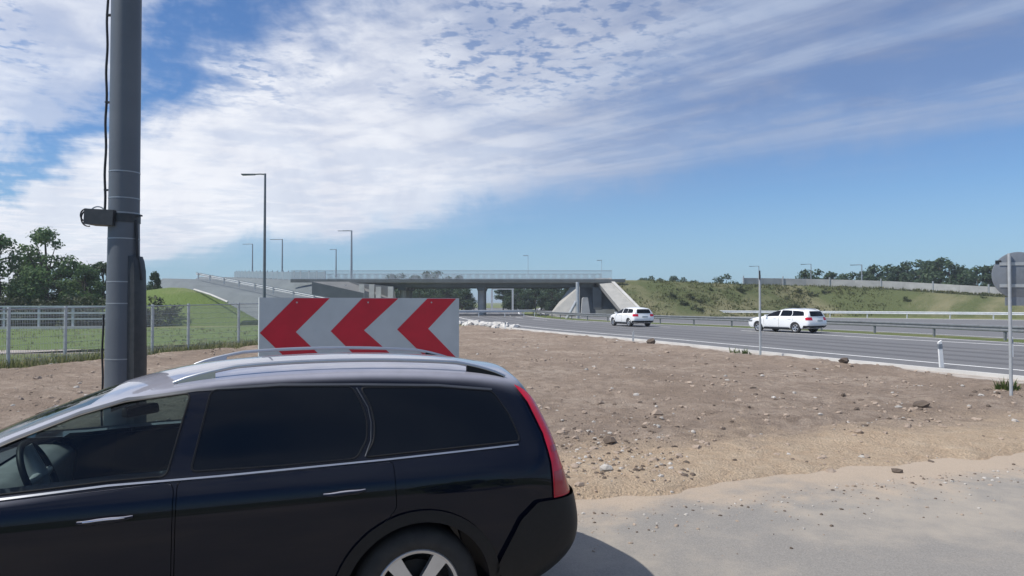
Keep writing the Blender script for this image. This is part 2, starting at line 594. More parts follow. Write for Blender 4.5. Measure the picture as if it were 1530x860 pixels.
skyc = mixc(nt, math_n(nt, 'MULTIPLY', hor, .55), skyc, (3.0, 4.55, 6.0))
fin = mixc(nt, cover, skyc, ccol)
nt.links.new(fin, bg.inputs['Color'])
nt.links.new(bg.outputs[0], wout.inputs['Surface'])

sl = bpy.data.lights.new('sun', 'SUN')
sl.energy = 3.7
sl.angle = rad(.53)
sl.color = (1.0, .95, .87)
so = bpy.data.objects.new('sun', sl)
sd = Vector((SUN_AZ.x * math.cos(SUN_EL), SUN_AZ.y * math.cos(SUN_EL), math.sin(SUN_EL)))
so.rotation_euler = sd.to_track_quat('Z', 'Y').to_euler()
so.location = sd * 60
COL.objects.link(so)
SC.view_settings.view_transform = 'Standard'
SC.view_settings.look = 'None'
SC.view_settings.exposure = 0.32
SC.view_settings.gamma = 1.0
SC.view_settings.use_curve_mapping = False

# ------------------------------------------------------------------ ground, roads
def sheet(name, pts, z, mat, cat='structure'):
    o = MB().add([(p[0], p[1], z) for p in pts], [tuple(range(len(pts)))]).build(name, mat)
    return kind(o, cat)


def strip(name, left, right, z, mat, k='structure', parent=None):
    mb = MB()
    n = min(len(left), len(right))
    vs = [(p[0], p[1], z if z is not None else p[2]) for p in left[:n]] + [(p[0], p[1], z if z is not None else p[2]) for p in right[:n]]
    mb.add(vs, [(i, i + 1, n + i + 1, n + i) for i in range(n - 1)])
    o = mb.build(name, mat, parent)
    if k:
        kind(o, k)
    return o


def offset(pts, d):
    out = []
    for i, p in enumerate(pts):
        a, b = pts[max(i - 1, 0)], pts[min(i + 1, len(pts) - 1)]
        t = Vector((b[0] - a[0], b[1] - a[1])).normalized()
        out.append(Vector((p[0] + t.y * d, p[1] - t.x * d, 0)))
    return out


g = 1800
kind(MB().add([(-g, -g, 0), (g, -g, 0), (g, g, 0), (-g, g, 0)], [(0, 1, 2, 3)]).build('ground', M['grass']), 'structure')

# the road the dark car stands on
def epos(s, n):
    p = E0 + ED * s + EN * n
    return (p.x, p.y)


sheet('road', [epos(-90, .9), epos(-90, -9), epos(90, -9), epos(90, .9)], .004, M['asphalt_dusty'])

# main carriageway: kerb line K on our side, guard rail line G on the far side of the near lanes
K = resample([(26, -18, 0), (19.2, 0, 0), (15.6, 9.0, 0), (12.5, 16.9, 0), (10.2, 22.8, 0), (6.0, 34.5, 0), (2.6, 42.5, 0), (-.75, 51.7, 0), (-6.0, 70, 0), (-9.5, 90, 0), (-11.5, 112, 0), (-12, 150, 0), (-10, 220, 0)], 1.5)
G = resample([(42, -18, 0), (35, 0, 0), (30.5, 12, 0), (27.6, 22, 0), (24.4, 32, 0), (21.2, 43, 0), (16.6, 53, 0), (11, 63.5, 0), (6, 76, 0), (3.4, 92, 0), (2.3, 112, 0), (3, 150, 0), (6, 220, 0)], 1.5)


def same(a, n):
    """n points evenly along a polyline"""
    L = [0]
    for p, q in zip(a, a[1:]):
        L.append(L[-1] + (q - p).length)
    out = []
    j = 0
    for i in range(n):
        s = L[-1] * i / (n - 1)
        while j < len(L) - 2 and L[j + 1] < s:
            j += 1
        t = (s - L[j]) / max(1e-6, L[j + 1] - L[j])
        out.append(a[j].lerp(a[j + 1], min(1, t)))
    return out


NN = 160
Kn, Gn = same(K, NN), same(G, NN)
strip('carriageway', Kn, offset(Gn, -.5), .008, M['asphalt'])
# second carriageway beyond the median
F2 = same(resample([(86, -18, 0), (78, 20, 0), (68, 48, 0), (57, 68, 0), (43, 80, 0), (30, 87, 0), (20, 93, 0), (14, 102, 0), (12.5, 115, 0), (13, 150, 0), (16, 220, 0)], 1.5), NN)
M1 = offset(Gn, 2.0)
strip('median', offset(Gn, -.5), M1, .012, M['grass'])
strip('far_carriageway', M1, F2, .008, M['asphalt'])
strip('far_verge', F2, offset(F2, 1.6), .012, M['concrete_pale'])
# markings
for nm, src, d in (('edge_line', Kn, 2.3), ('edge_line', Gn, -1.15), ('edge_line', M1, .8), ('edge_line', F2, -1.0)):
    strip('road_marking', offset(src, d - .1), offset(src, d + .1), .016, M['marking'])
lane = resample([(35.3, -10, 0), (31.2, 5, 0), (25.4, 20, 0), (22.0, 29.8, 0), (19.4, 35.7, 0), (17.0, 42.0, 0), (12.6, 51, 0), (7.4, 61.5, 0), (2.6, 75, 0), (0, 92, 0), (-1, 112, 0)], .5)
mb = MB()
for i in range(0, len(lane) - 8, 16):
    q = lane[i:i + 9]
    if q[0].y > 43:
        l, r = offset(q, -.08), offset(q, .08)
        n = len(q)
        mb.add([(p[0], p[1], .016) for p in l + r], [(j, j + 1, n + j + 1, n + j) for j in range(n - 1)])
q = [p for p in lane if p.y < 46]
l, r = offset(q, -.13), offset(q, .13)
n = len(q)
mb.add([(p[0], p[1], .016) for p in l + r], [(j, j + 1, n + j + 1, n + j) for j in range(n - 1)])
kind(mb.build('road_marking', M['marking']), 'structure')
M['asphalt_worn'] = asphalt_mat('tyre_worn_asphalt', (.115, .115, .12), (.165, .16, .158), .3)
for d in (4.1, 5.9, 7.9, 9.7):
    strip('road_wear', offset(Kn, d - .3), offset(Kn, d + .3), .012, M['asphalt_worn'])
# gravel shoulder and kerb on our side
strip('gravel_shoulder', offset(Kn, -1.15), offset(Kn, -.16), .010, M['gravel'])
kb = MB()
a, b = offset(Kn, -.16), offset(Kn, .0)
n = len(a)
vs = [(p[0], p[1], 0) for p in a] + [(p[0], p[1], .1) for p in a] + [(p[0], p[1], .1) for p in b] + [(p[0], p[1], 0) for p in b]
kb.add(vs, [(r_ * n + i, r_ * n + i + 1, (r_ + 1) * n + i + 1, (r_ + 1) * n + i) for r_ in range(3) for i in range(n - 1)])
kind(kb.build('kerb', M['concrete_pale']), 'structure')

# fence line on the left
FA, FD = Vector((-14.1, 19.4)), Vector((.294, .956)).normalized()


def fpos(s, off=0.0):
    nrm = Vector((-FD.y, FD.x))
    p = FA + FD * s + nrm * off
    return p


def k_x(y):
    return interp([(p.y, p.x) for p in K], y)


def dirt_d(x, y):
    """distance inside the bare soil field, negative outside"""
    d1 = dist_edge(x, y)
    d2 = (k_x(y) - 1.0 - x) * .93
    nrm = Vector((FD.y, -FD.x))
    d3 = (Vector((x, y)) - FA).dot(nrm) - .25
    d4 = 54.5 - y + .15 * x
    return min(d1, d2, d3, d4)


def dirt_h(x, y):
    d = dirt_d(x, y)
    e = noise.noise((x * .9, y * .9, 3.1)) * .35 + noise.noise((x * 3.1, y * 3.1, 7)) * .12
    k = smooth(-.15, .9, d + e)
    de = dist_edge(x, y)
    rough = .35 + .65 * smooth(1.0, 3.5, de + 1.5 * e)
    h = .055 + .07 * noise.noise((x * .35, y * .35, 1.0)) + .05 * noise.noise((x * 1.1, y * 1.1, 2.0))
    h += rough * (.035 * noise.noise((x * 3.3, y * 3.3, 5)) + .03 * abs(noise.noise((x * 7.5, y * 7.5, 8))) + .016 * noise.noise((x * 17, y * 17, 4)))
    wob = .5 * noise.noise((x * .25, y * .25, 14))
    for c_, w_, a_ in ((2.7, .16, .05), (4.3, .16, .05), (3.5, .3, -.03)):
        h -= a_ * math.exp(-((de - c_ - wob) / w_) ** 2) * smooth(-1.0, 4.0, x)
    h += .10 * smooth(6, 11, d) * (.5 + .5 * noise.noise((x * .18, y * .18, 9)))
    h += .10 * smooth(2.2, .8, d) * smooth(.0, .5, d) * smooth(12, 18, y)          # ridge pushed up along the kerb
    return lerp(-.16, max(.012, h), k)


rows, y = [], 3.2
while y < 58:
    rows.append(y)
    y *= 1.0088
us = [-1.75 + i * .0105 for i in range(0, 300)]
mb = MB()
vs, fs, idx = [], [], {}
for i, yy in enumerate(rows):
    for j, u in enumerate(us):
        x = u * yy
        if dirt_d(x, yy) > -1.6:
            idx[(i, j)] = len(vs)
            vs.append((x, yy, dirt_h(x, yy)))
for i in range(len(rows) - 1):
    for j in range(len(us) - 1):
        q = [(i, j), (i, j + 1), (i + 1, j + 1), (i + 1, j)]
        if all(k in idx for k in q):
            fs.append(tuple(idx[k] for k in q))
me = bpy.data.meshes.new('dirt_field')
me.from_pydata(vs, [], fs)
me.shade_smooth()
kind(link(me, 'dirt_field', M['dirt']), 'structure')


# clods and stones lying over the soil
def blob(mb, c, r, rnd, squash=.65):
    t = (1 + 5 ** .5) / 2
    base = [(-1, t, 0), (1, t, 0), (-1, -t, 0), (1, -t, 0), (0, -1, t), (0, 1, t), (0, -1, -t), (0, 1, -t), (t, 0, -1), (t, 0, 1), (-t, 0, -1), (-t, 0, 1)]
    fc = [(0, 11, 5), (0, 5, 1), (0, 1, 7), (0, 7, 10), (0, 10, 11), (1, 5, 9), (5, 11, 4), (11, 10, 2), (10, 7, 6), (7, 1, 8), (3, 9, 4), (3, 4, 2), (3, 2, 6), (3, 6, 8), (3, 8, 9), (4, 9, 5), (2, 4, 11), (6, 2, 10), (8, 6, 7), (9, 8, 1)]
    rz = rnd.random() * 6.28
    sx, sy = rnd.uniform(.75, 1.35), rnd.uniform(.7, 1.1)
    vs = []
    for p in base:
        v = Vector(p).normalized() * r * rnd.uniform(.72, 1.25)
        v = Vector((v.x * sx, v.y * sy, v.z * squash))
        v = Matrix.Rotation(rz, 3, 'Z') @ v
        vs.append(v + Vector(c))
    mb.add(vs, fc)


M['clod'] = surf('soil_clods', (.28, .22, .172), (.40, .32, .255), 5, .95, bump=.01, bscale=60)
M['stone'] = surf('pale_stones', (.50, .47, .43), (.34, .32, .29), 2.5, .9, bump=.01, bscale=40)
M['clod_dark'] = surf('dark_clods', (.085, .065, .05), (.15, .115, .09), 5, .95, bump=.01, bscale=60)
rc = random.Random(5)
mbs = [MB(), MB(), MB()]
cnt = 0
while cnt < 4600:
    yy = 5.2 * math.exp(rc.random() * 2.15)
    x = rc.uniform(-1.0, .95) * yy
    d = dirt_d(x, yy)
    if d < .25:
        continue
    de = dist_edge(x, yy)
    cl = noise.noise((x * .55, yy * .55, 21)) + .6 * noise.noise((x * 1.7, yy * 1.7, 33))
    if rc.random() > (.20 + .85 * smooth(-.1, .55, cl)) * lerp(.18, 1, smooth(1.2, 3.0, de)):
        continue
    r = .012 + .055 * rc.random() ** 3.2
    if rc.random() < .02:
        r *= 1.9
    w = rc.random()
    k = 0 if w < .72 else (1 if w < .82 else 2)
    blob(mbs[k], (x, yy, dirt_h(x, yy) + r * .05), r, rc)
    cnt += 1
for i in range(620):
    c0 = gnd(RND.uniform(835, 1010), RND.uniform(620, 725))
    x, yy = c0.x + rc.gauss(0, .12), c0.y + rc.gauss(0, .2)
    if dirt_d(x, yy) < .2:
        continue
    r = .008 + .030 * rc.random() ** 2.8
    blob(mbs[(0, 2, 2, 1)[i % 4]], (x, yy, dirt_h(x, yy) + r * .05), r, rc)
for i in range(1100):
    q = epos(RND.uniform(-1.5, 14), -abs(RND.gauss(0, .55)) + .15)
    r = .006 + .016 * rc.random() ** 3
    blob(mbs[(0, 0, 1, 2)[i % 4]], (q[0], q[1], .004 + max(0, dirt_h(q[0], q[1])) + r * .15), r, rc)
kind(mbs[0].build('soil_clods', M['clod']), 'stuff', 'brown clods of earth scattered over the bare soil field')
kind(mbs[1].build('pebbles', M['stone']), 'stuff', 'pale pebbles and stones scattered over the bare soil field')
kind(mbs[2].build('dark_soil_clods', M['clod_dark']), 'stuff', 'dark damp clods of earth scattered over the bare soil field')
# pale rubble heaped along the kerb, right of the chevron board
mb = MB()
for i in range(190):
    t = rc.random()
    p = gnd(lerp(672, 752, t), lerp(484, 488.5, t))
    x, yy = p.x + rc.gauss(0, .5), p.y + rc.gauss(0, 1.6)
    r = rc.uniform(.12, .34)
    blob(mb, (x, yy, max(.0, dirt_h(x, yy)) + r * .35), r, rc, .75)
kind(mb.build('rubble', M['stone'] if False else surf('white_rubble', (.66, .64, .60), (.5, .48, .45), 1.2, .9)), 'stuff', 'pale broken rubble heaped beside the road right of the chevron board')

# larger single stones that stand out on the soil
for px, py, r, m_, lab in ((1377, 612, .14, 'clod_dark', 'large dark clod of earth on the soil below the leaning white marker post'),
                           (1262, 551, .15, 'clod_dark', 'dark round clod near the road kerb, right of the tall thin post'),
                           (973, 517, .26, 'clod_dark', 'dark lump of earth at the far edge of the soil below the smaller white car'),
                           (1340, 706, .06, 'clod_dark', 'small dark stone at the rim of the grey road surface on the sand'),
                           (910, 668, .09, 'clod_dark', 'dark clod right of the black car tail lamp, among pale stones'),
                           (905, 712, .07, 'stone', 'pale stone lying on the sand beside the black car bumper')):
    p = gnd(px, py)
    mb = MB()
    blob(mb, (0, 0, r * .3), r, rc, .7)
    o = mb.build('stone', M[m_])
    o.location = (p.x, p.y, max(0, dirt_h(p.x, p.y)))
    tag(o, lab, 'stone')

# ground strips left of the fence
sheet('path', [(-60, 23.6), (-19, 25.0), (-13.9, 26.2), (-10.5, 36), (-8.8, 36), (-12.2, 27.6), (-14.5, 28.3), (-19, 27.3), (-60, 26.2)], .008, M['gravel'])
sheet('lawn', [(-70, 26.2), (-19, 27.4), (-14.4, 28.4), (-11.5, 38), (-16, 60), (-28, 49), (-70, 47)], .006, M['grass_green'])

# ------------------------------------------------------------------ grass tufts
def tuft(mb, c, h, n, rnd, spread=.12, w=.012):
    for _ in range(n):
        a = rnd.random() * 6.28
        o = Vector((math.cos(a), math.sin(a), 0)) * rnd.random() * spread
        b = Vector(c) + o
        lean = Vector((math.cos(a), math.sin(a), 0)) * h * rnd.uniform(.1, .6)
        s = Vector((-math.sin(a), math.cos(a), 0)) * w
        hh = h * rnd.uniform(.5, 1.1)
        mid = b + lean * .4 + Vector((0, 0, hh * .6))
        tip = b + lean + Vector((0, 0, hh))
        mb.add([b - s, b + s, mid + s * .7, mid - s * .7, tip], [(0, 1, 2, 3), (3, 2, 4)])


mb = MB()
for i in range(1500):
    s = rc.uniform(-8, 17)
    p = fpos(s, rc.gauss(.1, .55))
    if p.y < 8:
        continue
    tuft(mb, (p.x, p.y, .02), rc.uniform(.12, .42), 6, rc, .16, .018)
for i in range(900):
    x, yy = rc.uniform(-48, -12), rc.uniform(23, 50)
    if (Vector((x, yy)) - FA).dot(Vector((FD.y, -FD.x))) > -1:
        continue
    tuft(mb, (x, yy, .01), rc.uniform(.06, .16), 6, rc, .3, .02)
kind(mb.build('grass', M['grass_blades']), 'stuff', 'rough dry grass growing along the foot of the mesh fence')

for px, py, n_, lab in ((1113, 530, 50, 'small green weed clump on the soil just left of the tall thin post'),
                        (1098, 528, 26, 'smaller tuft of weeds at the road edge below the white estate car'),
                        (1505, 585, 60, 'low green weed patch around the foot of the round sign pole')):
    p = gnd(px, py)
    mb = MB()
    for i in range(9):
        tuft(mb, (rc.gauss(0, .09), rc.gauss(0, .09), 0), rc.uniform(.12, .3), n_ // 6, rc, .1, .016)
    o = mb.build('weed_clump', M['weeds'])
    o.location = (p.x, p.y, max(0, dirt_h(p.x, p.y)))
    tag(o, lab, 'weeds', 'weeds at the soil edge')


# ------------------------------------------------------------------ cars
BELT = [(-1.1, 1.105), (-.55, 1.092), (.16, 1.068), (.98, 1.05), (1.46, 1.045), (1.9, 1.02), (2.45, .985)]
WTOP = [(-.75, 1.36), (-.5, 1.392), (-.33, 1.412), (.35, 1.453), (.99, 1.462), (1.425, 1.425), (1.88, 1.285), (2.3, 1.10), (2.45, 1.02)]
ROOF = [(-.85, 1.40), (-.72, 1.475), (-.43, 1.535), (0, 1.566), (.36, 1.575), (.75, 1.568), (1.14, 1.54), (1.45, 1.475), (1.73, 1.38), (2.15, 1.205), (2.45, 1.065), (2.62, 1.02), (3.0, .975), (3.4, .905), (3.66, .80)]
Y7 = [(-.8, .66), (-.3, .70), (.5, .715), (1.4, .705), (2.1, .765), (2.45, .80), (3.0, .78), (3.66, .66)]
Y8 = [(-.8, .57), (-.3, .625), (.5, .64), (1.4, .63), (2.1, .71), (2.45, .75), (3.0, .70), (3.66, .58)]
REAR = [-.84, -.91, -.985, -.945, -.862, -.852, -.805, -.735, -.69]
FRONT = [3.58, 3.70, 3.80, 3.78, 3.72, 3.70, 3.68, 3.66, 3.64]


def car_cage(kx=1.0, kz=1.0):
    nom = [None, None, None, None, .12, .45, .85, 1.2, 1.5, 1.8, 2.12, 2.42, 2.62, 3.0, 3.35, 3.58, None]
    NI, NK = len(nom), 9
    P = {}
    for i in range(NI):
        for k in range(NK):
            if i == 0:
                x = REAR[k]
            elif i == 1:
                x = REAR[k] + .07
            elif i == 2:
                x = REAR[k] + .27
            elif i == 3:
                x = lerp(REAR[k] + .27, .12, .52)
            elif i == NI - 1:
                x = FRONT[k]
            elif i == NI - 2:
                x = min(nom[i], FRONT[k] - .1)
            else:
                x = nom[i]
            roof = interp(ROOF, x)
            belt = min(interp(BELT, x), roof - .055)
            hood = smooth(1.9, 2.5, x)
            z8 = roof - lerp(.055, .015, hood)
            z7 = min(interp(WTOP, x) + .03, z8 - .012)
            zsh = min(.985, roof - .11)
            z = [.25, .33, .55, .78, zsh, belt, (belt + z7) / 2, z7, z8][k]
            if k == 6:
                z = lerp(belt, z7, .5)
            tap = 1.0 - .10 * smooth(2.9, 3.7, x)
            y = [.80, .90, .935, .944, .940, lerp(.860, .845, hood), 0, interp(Y7, x), interp(Y8, x)][k]
            if k == 6:
                y = lerp(.868, interp(Y7, x), .46)
            y *= tap
            if i == 0:
                y *= .86
                if k < 4:
                    y *= .97
            if i == 1:
                y *= .965
            if i == NI - 1:
                y *= .80
            if i <= 1 and k <= 1:
                z += .10
            P[(i, k)] = Vector((x * kx, y, z * kz))
    fr = [1.0, .55, 0.0, -.55, -1.0]
    bm = bmesh.new()
    vid = {}

    def vert(i, k, j):
        key = (i, k, j)
        if key in vid:
            return vid[key]
        p = P[(i, k)]
        q = Vector((p.x, p.y * fr[j], p.z))
        c = 1 - abs(fr[j])
        if i == 0:
            q.x -= .075 * c
        if i == NI - 1:
            q.x += .10 * c
        if k == NK - 1:
            roofz = interp(ROOF, p.x / kx) * kz
            q.z = lerp(p.z, roofz, 1 - abs(fr[j]) ** 1.6)
        vid[key] = bm.verts.new(q)
        return vid[key]

    J = len(fr)
    for i in range(NI - 1):
        for k in range(NK - 1):
            for j in (0, J - 1):
                bm.faces.new([vert(i, k, j), vert(i + 1, k, j), vert(i + 1, k + 1, j), vert(i, k + 1, j)])
        for j in range(J - 1):
            for k in (0, NK - 1):
                bm.faces.new([vert(i, k, j), vert(i + 1, k, j), vert(i + 1, k, j + 1), vert(i, k, j + 1)])
    for k in range(NK - 1):
        for j in range(J - 1):
            for i in (0, NI - 1):
                bm.faces.new([vert(i, k, j), vert(i, k, j + 1), vert(i, k + 1, j + 1), vert(i, k + 1, j)])
    bmesh.ops.recalc_face_normals(bm, faces=bm.faces)
    me = bpy.data.meshes.new('cage')
    bm.to_mesh(me)
    bm.free()
    return me


def evald(o):
    dg = bpy.context.evaluated_depsgraph_get()
    dg.update()
    return bpy.data.meshes.new_from_object(o.evaluated_get(dg))


def tmp(me):
    o = bpy.data.objects.new('tmp', me)
    COL.objects.link(o)
    return o


def drop(o):
    bpy.data.objects.remove(o, do_unlink=True)


def boolean(me, cutters, op='DIFFERENCE'):
    for c in cutters:
        o, q = tmp(me), tmp(c.mesh('cut') if isinstance(c, MB) else c)
        md = o.modifiers.new('b', 'BOOLEAN')
        md.operation = op
        md.solver = 'EXACT'
        md.object = q
        me = evald(o)
        drop(o)
        drop(q)
    return me


def subsurf(me, lv):
    o = tmp(me)
    md = o.modifiers.new('s', 'SUBSURF')
    md.levels = lv
    md.render_levels = lv
    r = evald(o)
    drop(o)
    return r


def bvh_of(me):
    return BVHTree.FromPolygons([v.co.copy() for v in me.vertices], [tuple(p.vertices) for p in me.polygons])


def patch(body, bvh, cutter, push=0.0, thick=0.0, keep=None):
    """the piece of the body surface inside a cutter, pushed out along its normals"""
    me = boolean(body, [cutter], 'INTERSECT')
    bm = bmesh.new()
    bm.from_mesh(me)
    kill = []
    for f in bm.faces:
        c = f.calc_center_median()
        r = bvh.find_nearest(c)
        bad = r[0] is None or r[3] > 2e-3 or (keep is not None and not keep(c, f.normal))
        if not bad and f.normal.dot(r[1]) < .5:
            bad = True
        if bad:
            kill.append(f)
    bmesh.ops.delete(bm, geom=kill, context='FACES')
    bm.normal_update()
    for v in bm.verts:
        v.co += v.normal * push
    if thick:
        bmesh.ops.solidify(bm, geom=bm.faces[:], thickness=thick)
    out = bpy.data.meshes.new('patch')
    bm.to_mesh(out)
    bm.free()
    return out


def P2(poly, y0=.45, y1=1.3):
    """side-view prism on each side of the car"""
    return [MB().prism(poly, y0, y1), MB().prism(poly, -y1, -y0)]


def poly_round(poly, r, n=4):
    out = []
    m = len(poly)
    for i in range(m):
        p, a, b = Vector(poly[i]), Vector(poly[i - 1]), Vector(poly[(i + 1) % m])
        da, db = (a - p), (b - p)
        ra = min(r, da.length * .45)
        rb = min(r, db.length * .45)
        s, e = p + da.normalized() * ra, p + db.normalized() * rb
        for k in range(n + 1):
            t = k / n
            q = s * (1 - t) ** 2 + p * 2 * t * (1 - t) + e * t * t
            out.append((q.x, q.y))
    return out


def make_wheel(parent, x, side, R=.345, rim=.235, detailed=True, spin=0.0, dark=False):
    w = .235
    yo = .905 * side
    def yy(a):
        return yo - side * a
    tyre = MB().lathe([(rim - .01, yy(.03)), (rim + .004, yy(.012)), (rim + .03, yy(.004)), (R - .06, yy(.0)), (R - .022, yy(.012)), (R - .004, yy(.035)), (R, yy(.06)), (R, yy(w - .06)), (R - .02, yy(w - .012)), (R - .07, yy(w)), (rim - .01, yy(w - .02)), (rim - .01, yy(.03))], 48 if detailed else 24, 'Y', (x, 0, R))
    root = tyre.build('wheel', M['rubber'], parent, 40)
    ring = MB().lathe([(rim, yy(.05)), (rim, yy(.022)), (rim - .008, yy(.014)), (rim - .024, yy(.022)), (rim - .03, yy(.06)), (rim - .03, yy(w - .03))], 48 if detailed else 24, 'Y', (x, 0, R))
    hub = [(.0, yy(.018)), (.034, yy(.018)), (.052, yy(.028)), (.062, yy(.05)), (.062, yy(.09))]
    ring.lathe(hub, 24, 'Y', (x, 0, R))
    for k in range(5):
        a = PI / 2 + spin + 2 * PI * (k + .5) / 5
        ca, sa = math.cos(a), math.sin(a)
        for r0, r1, w0, w1 in ((.045, rim - .012, .030, .044),):
            vs = []
            for r_, ww, dd in ((r0, w0, .026), ((r0 + r1) / 2, lerp(w0, w1, .35), .022), (r1, w1, .020)):
                for sgn in (-1, 1):
                    for dep in (dd, dd + .035):
                        vs.append((x + ca * r_ - sa * ww * sgn, yy(dep), R + sa * r_ + ca * ww * sgn))
            f = []
            for b in (0, 4):
                f += [(b, b + 2, b + 6, b + 4), (b + 1, b + 5, b + 7, b + 3), (b, b + 4, b + 5, b + 1), (b + 2, b + 3, b + 7, b + 6)]
            ring.add(vs, f)
    ring.build('rim', M['alloy'], root, 35)
    back = MB().lathe([(0, yy(.10)), (.155, yy(.10)), (.155, yy(.13)), (0, yy(.13))], 24, 'Y', (x, 0, R))
    back.lathe([(0, yy(.15)), (rim - .02, yy(.15))], 24, 'Y', (x, 0, R))
    back.build('brake_disc', M['plastic'], root, 40)
    return root


FRONT_GLASS = [(1.215, 1.062), (1.125, 1.436), (1.42, 1.402), (1.62, 1.345), (1.88, 1.245), (2.06, 1.165), (2.26, 1.06), (2.27, 1.035), (1.9, 1.034), (1.46, 1.058)]
REAR_GLASS = [(.32, 1.08), (.262, 1.17), (.258, 1.27), (.285, 1.36), (.33, 1.438), (.7, 1.452), (1.03, 1.446), (1.11, 1.075), (.7, 1.072)]
QUARTER = [(-.60, 1.108), (-.555, 1.25), (-.475, 1.378), (-.15, 1.415), (.285, 1.432), (.235, 1.34), (.218, 1.25), (.225, 1.16), (.28, 1.082)]
LAMP = [(-.66, 1.455), (-.605, 1.43), (-.69, 1.30), (-.748, 1.13), (-.765, .98), (-.768, .79), (-1.4, .79), (-1.4, 1.455)]


def wheel_arches(R=.40, zc=.345, xs=(0, 2.8)):
    c = []
    for x in xs:
        for s in (-1, 1):
            c.append(MB().lathe([(0, s * .62), (R, s * .62), (R, s * 1.3), (0, s * 1.3)], 40, 'Y', (x, 0, zc)))
    # lathe ends are open fans with radius 0: weld
    out = []
    for m in c:
        me = m.mesh('arch')
        bm = bmesh.new()
        bm.from_mesh(me)
        bmesh.ops.remove_doubles(bm, verts=bm.verts, dist=1e-5)
        bmesh.ops.recalc_face_normals(bm, faces=bm.faces)
        bm.to_mesh(me)
        bm.free()
        out.append(me)
    return out


def curve_on(bvh, pts, side=1, off=0.004):
    """project side-view points onto the body flank"""
    out = []
    for x, z in pts:
        h = bvh.ray_cast(Vector((x, 2 * side, z)), Vector((0, -side, 0)))
        if h[0] is not None:
            out.append(h[0] + h[1] * off)
    return out


def ribbon(mb, bvh, pts, side, w, off=.003):
    a = curve_on(bvh, [(p[0], p[1] + w / 2) for p in pts], side, off)
    b = curve_on(bvh, [(p[0], p[1] - w / 2) for p in pts], side, off)
    n = min(len(a), len(b))
    mb.add(a[:n] + b[:n], [(i, i + 1, n + i + 1, n + i) for i in range(n - 1)])


def fine(poly, step=.04, close=False):
    out = []
    q = list(poly) + ([poly[0]] if close else [])
    for (x0, z0), (x1, z1) in zip(q, q[1:]):
        n = max(1, int(math.hypot(x1 - x0, z1 - z0) / step))
        for k in range(n):
            out.append((lerp(x0, x1, k / n), lerp(z0, z1, k / n)))
    out.append(q[-1])
    return out


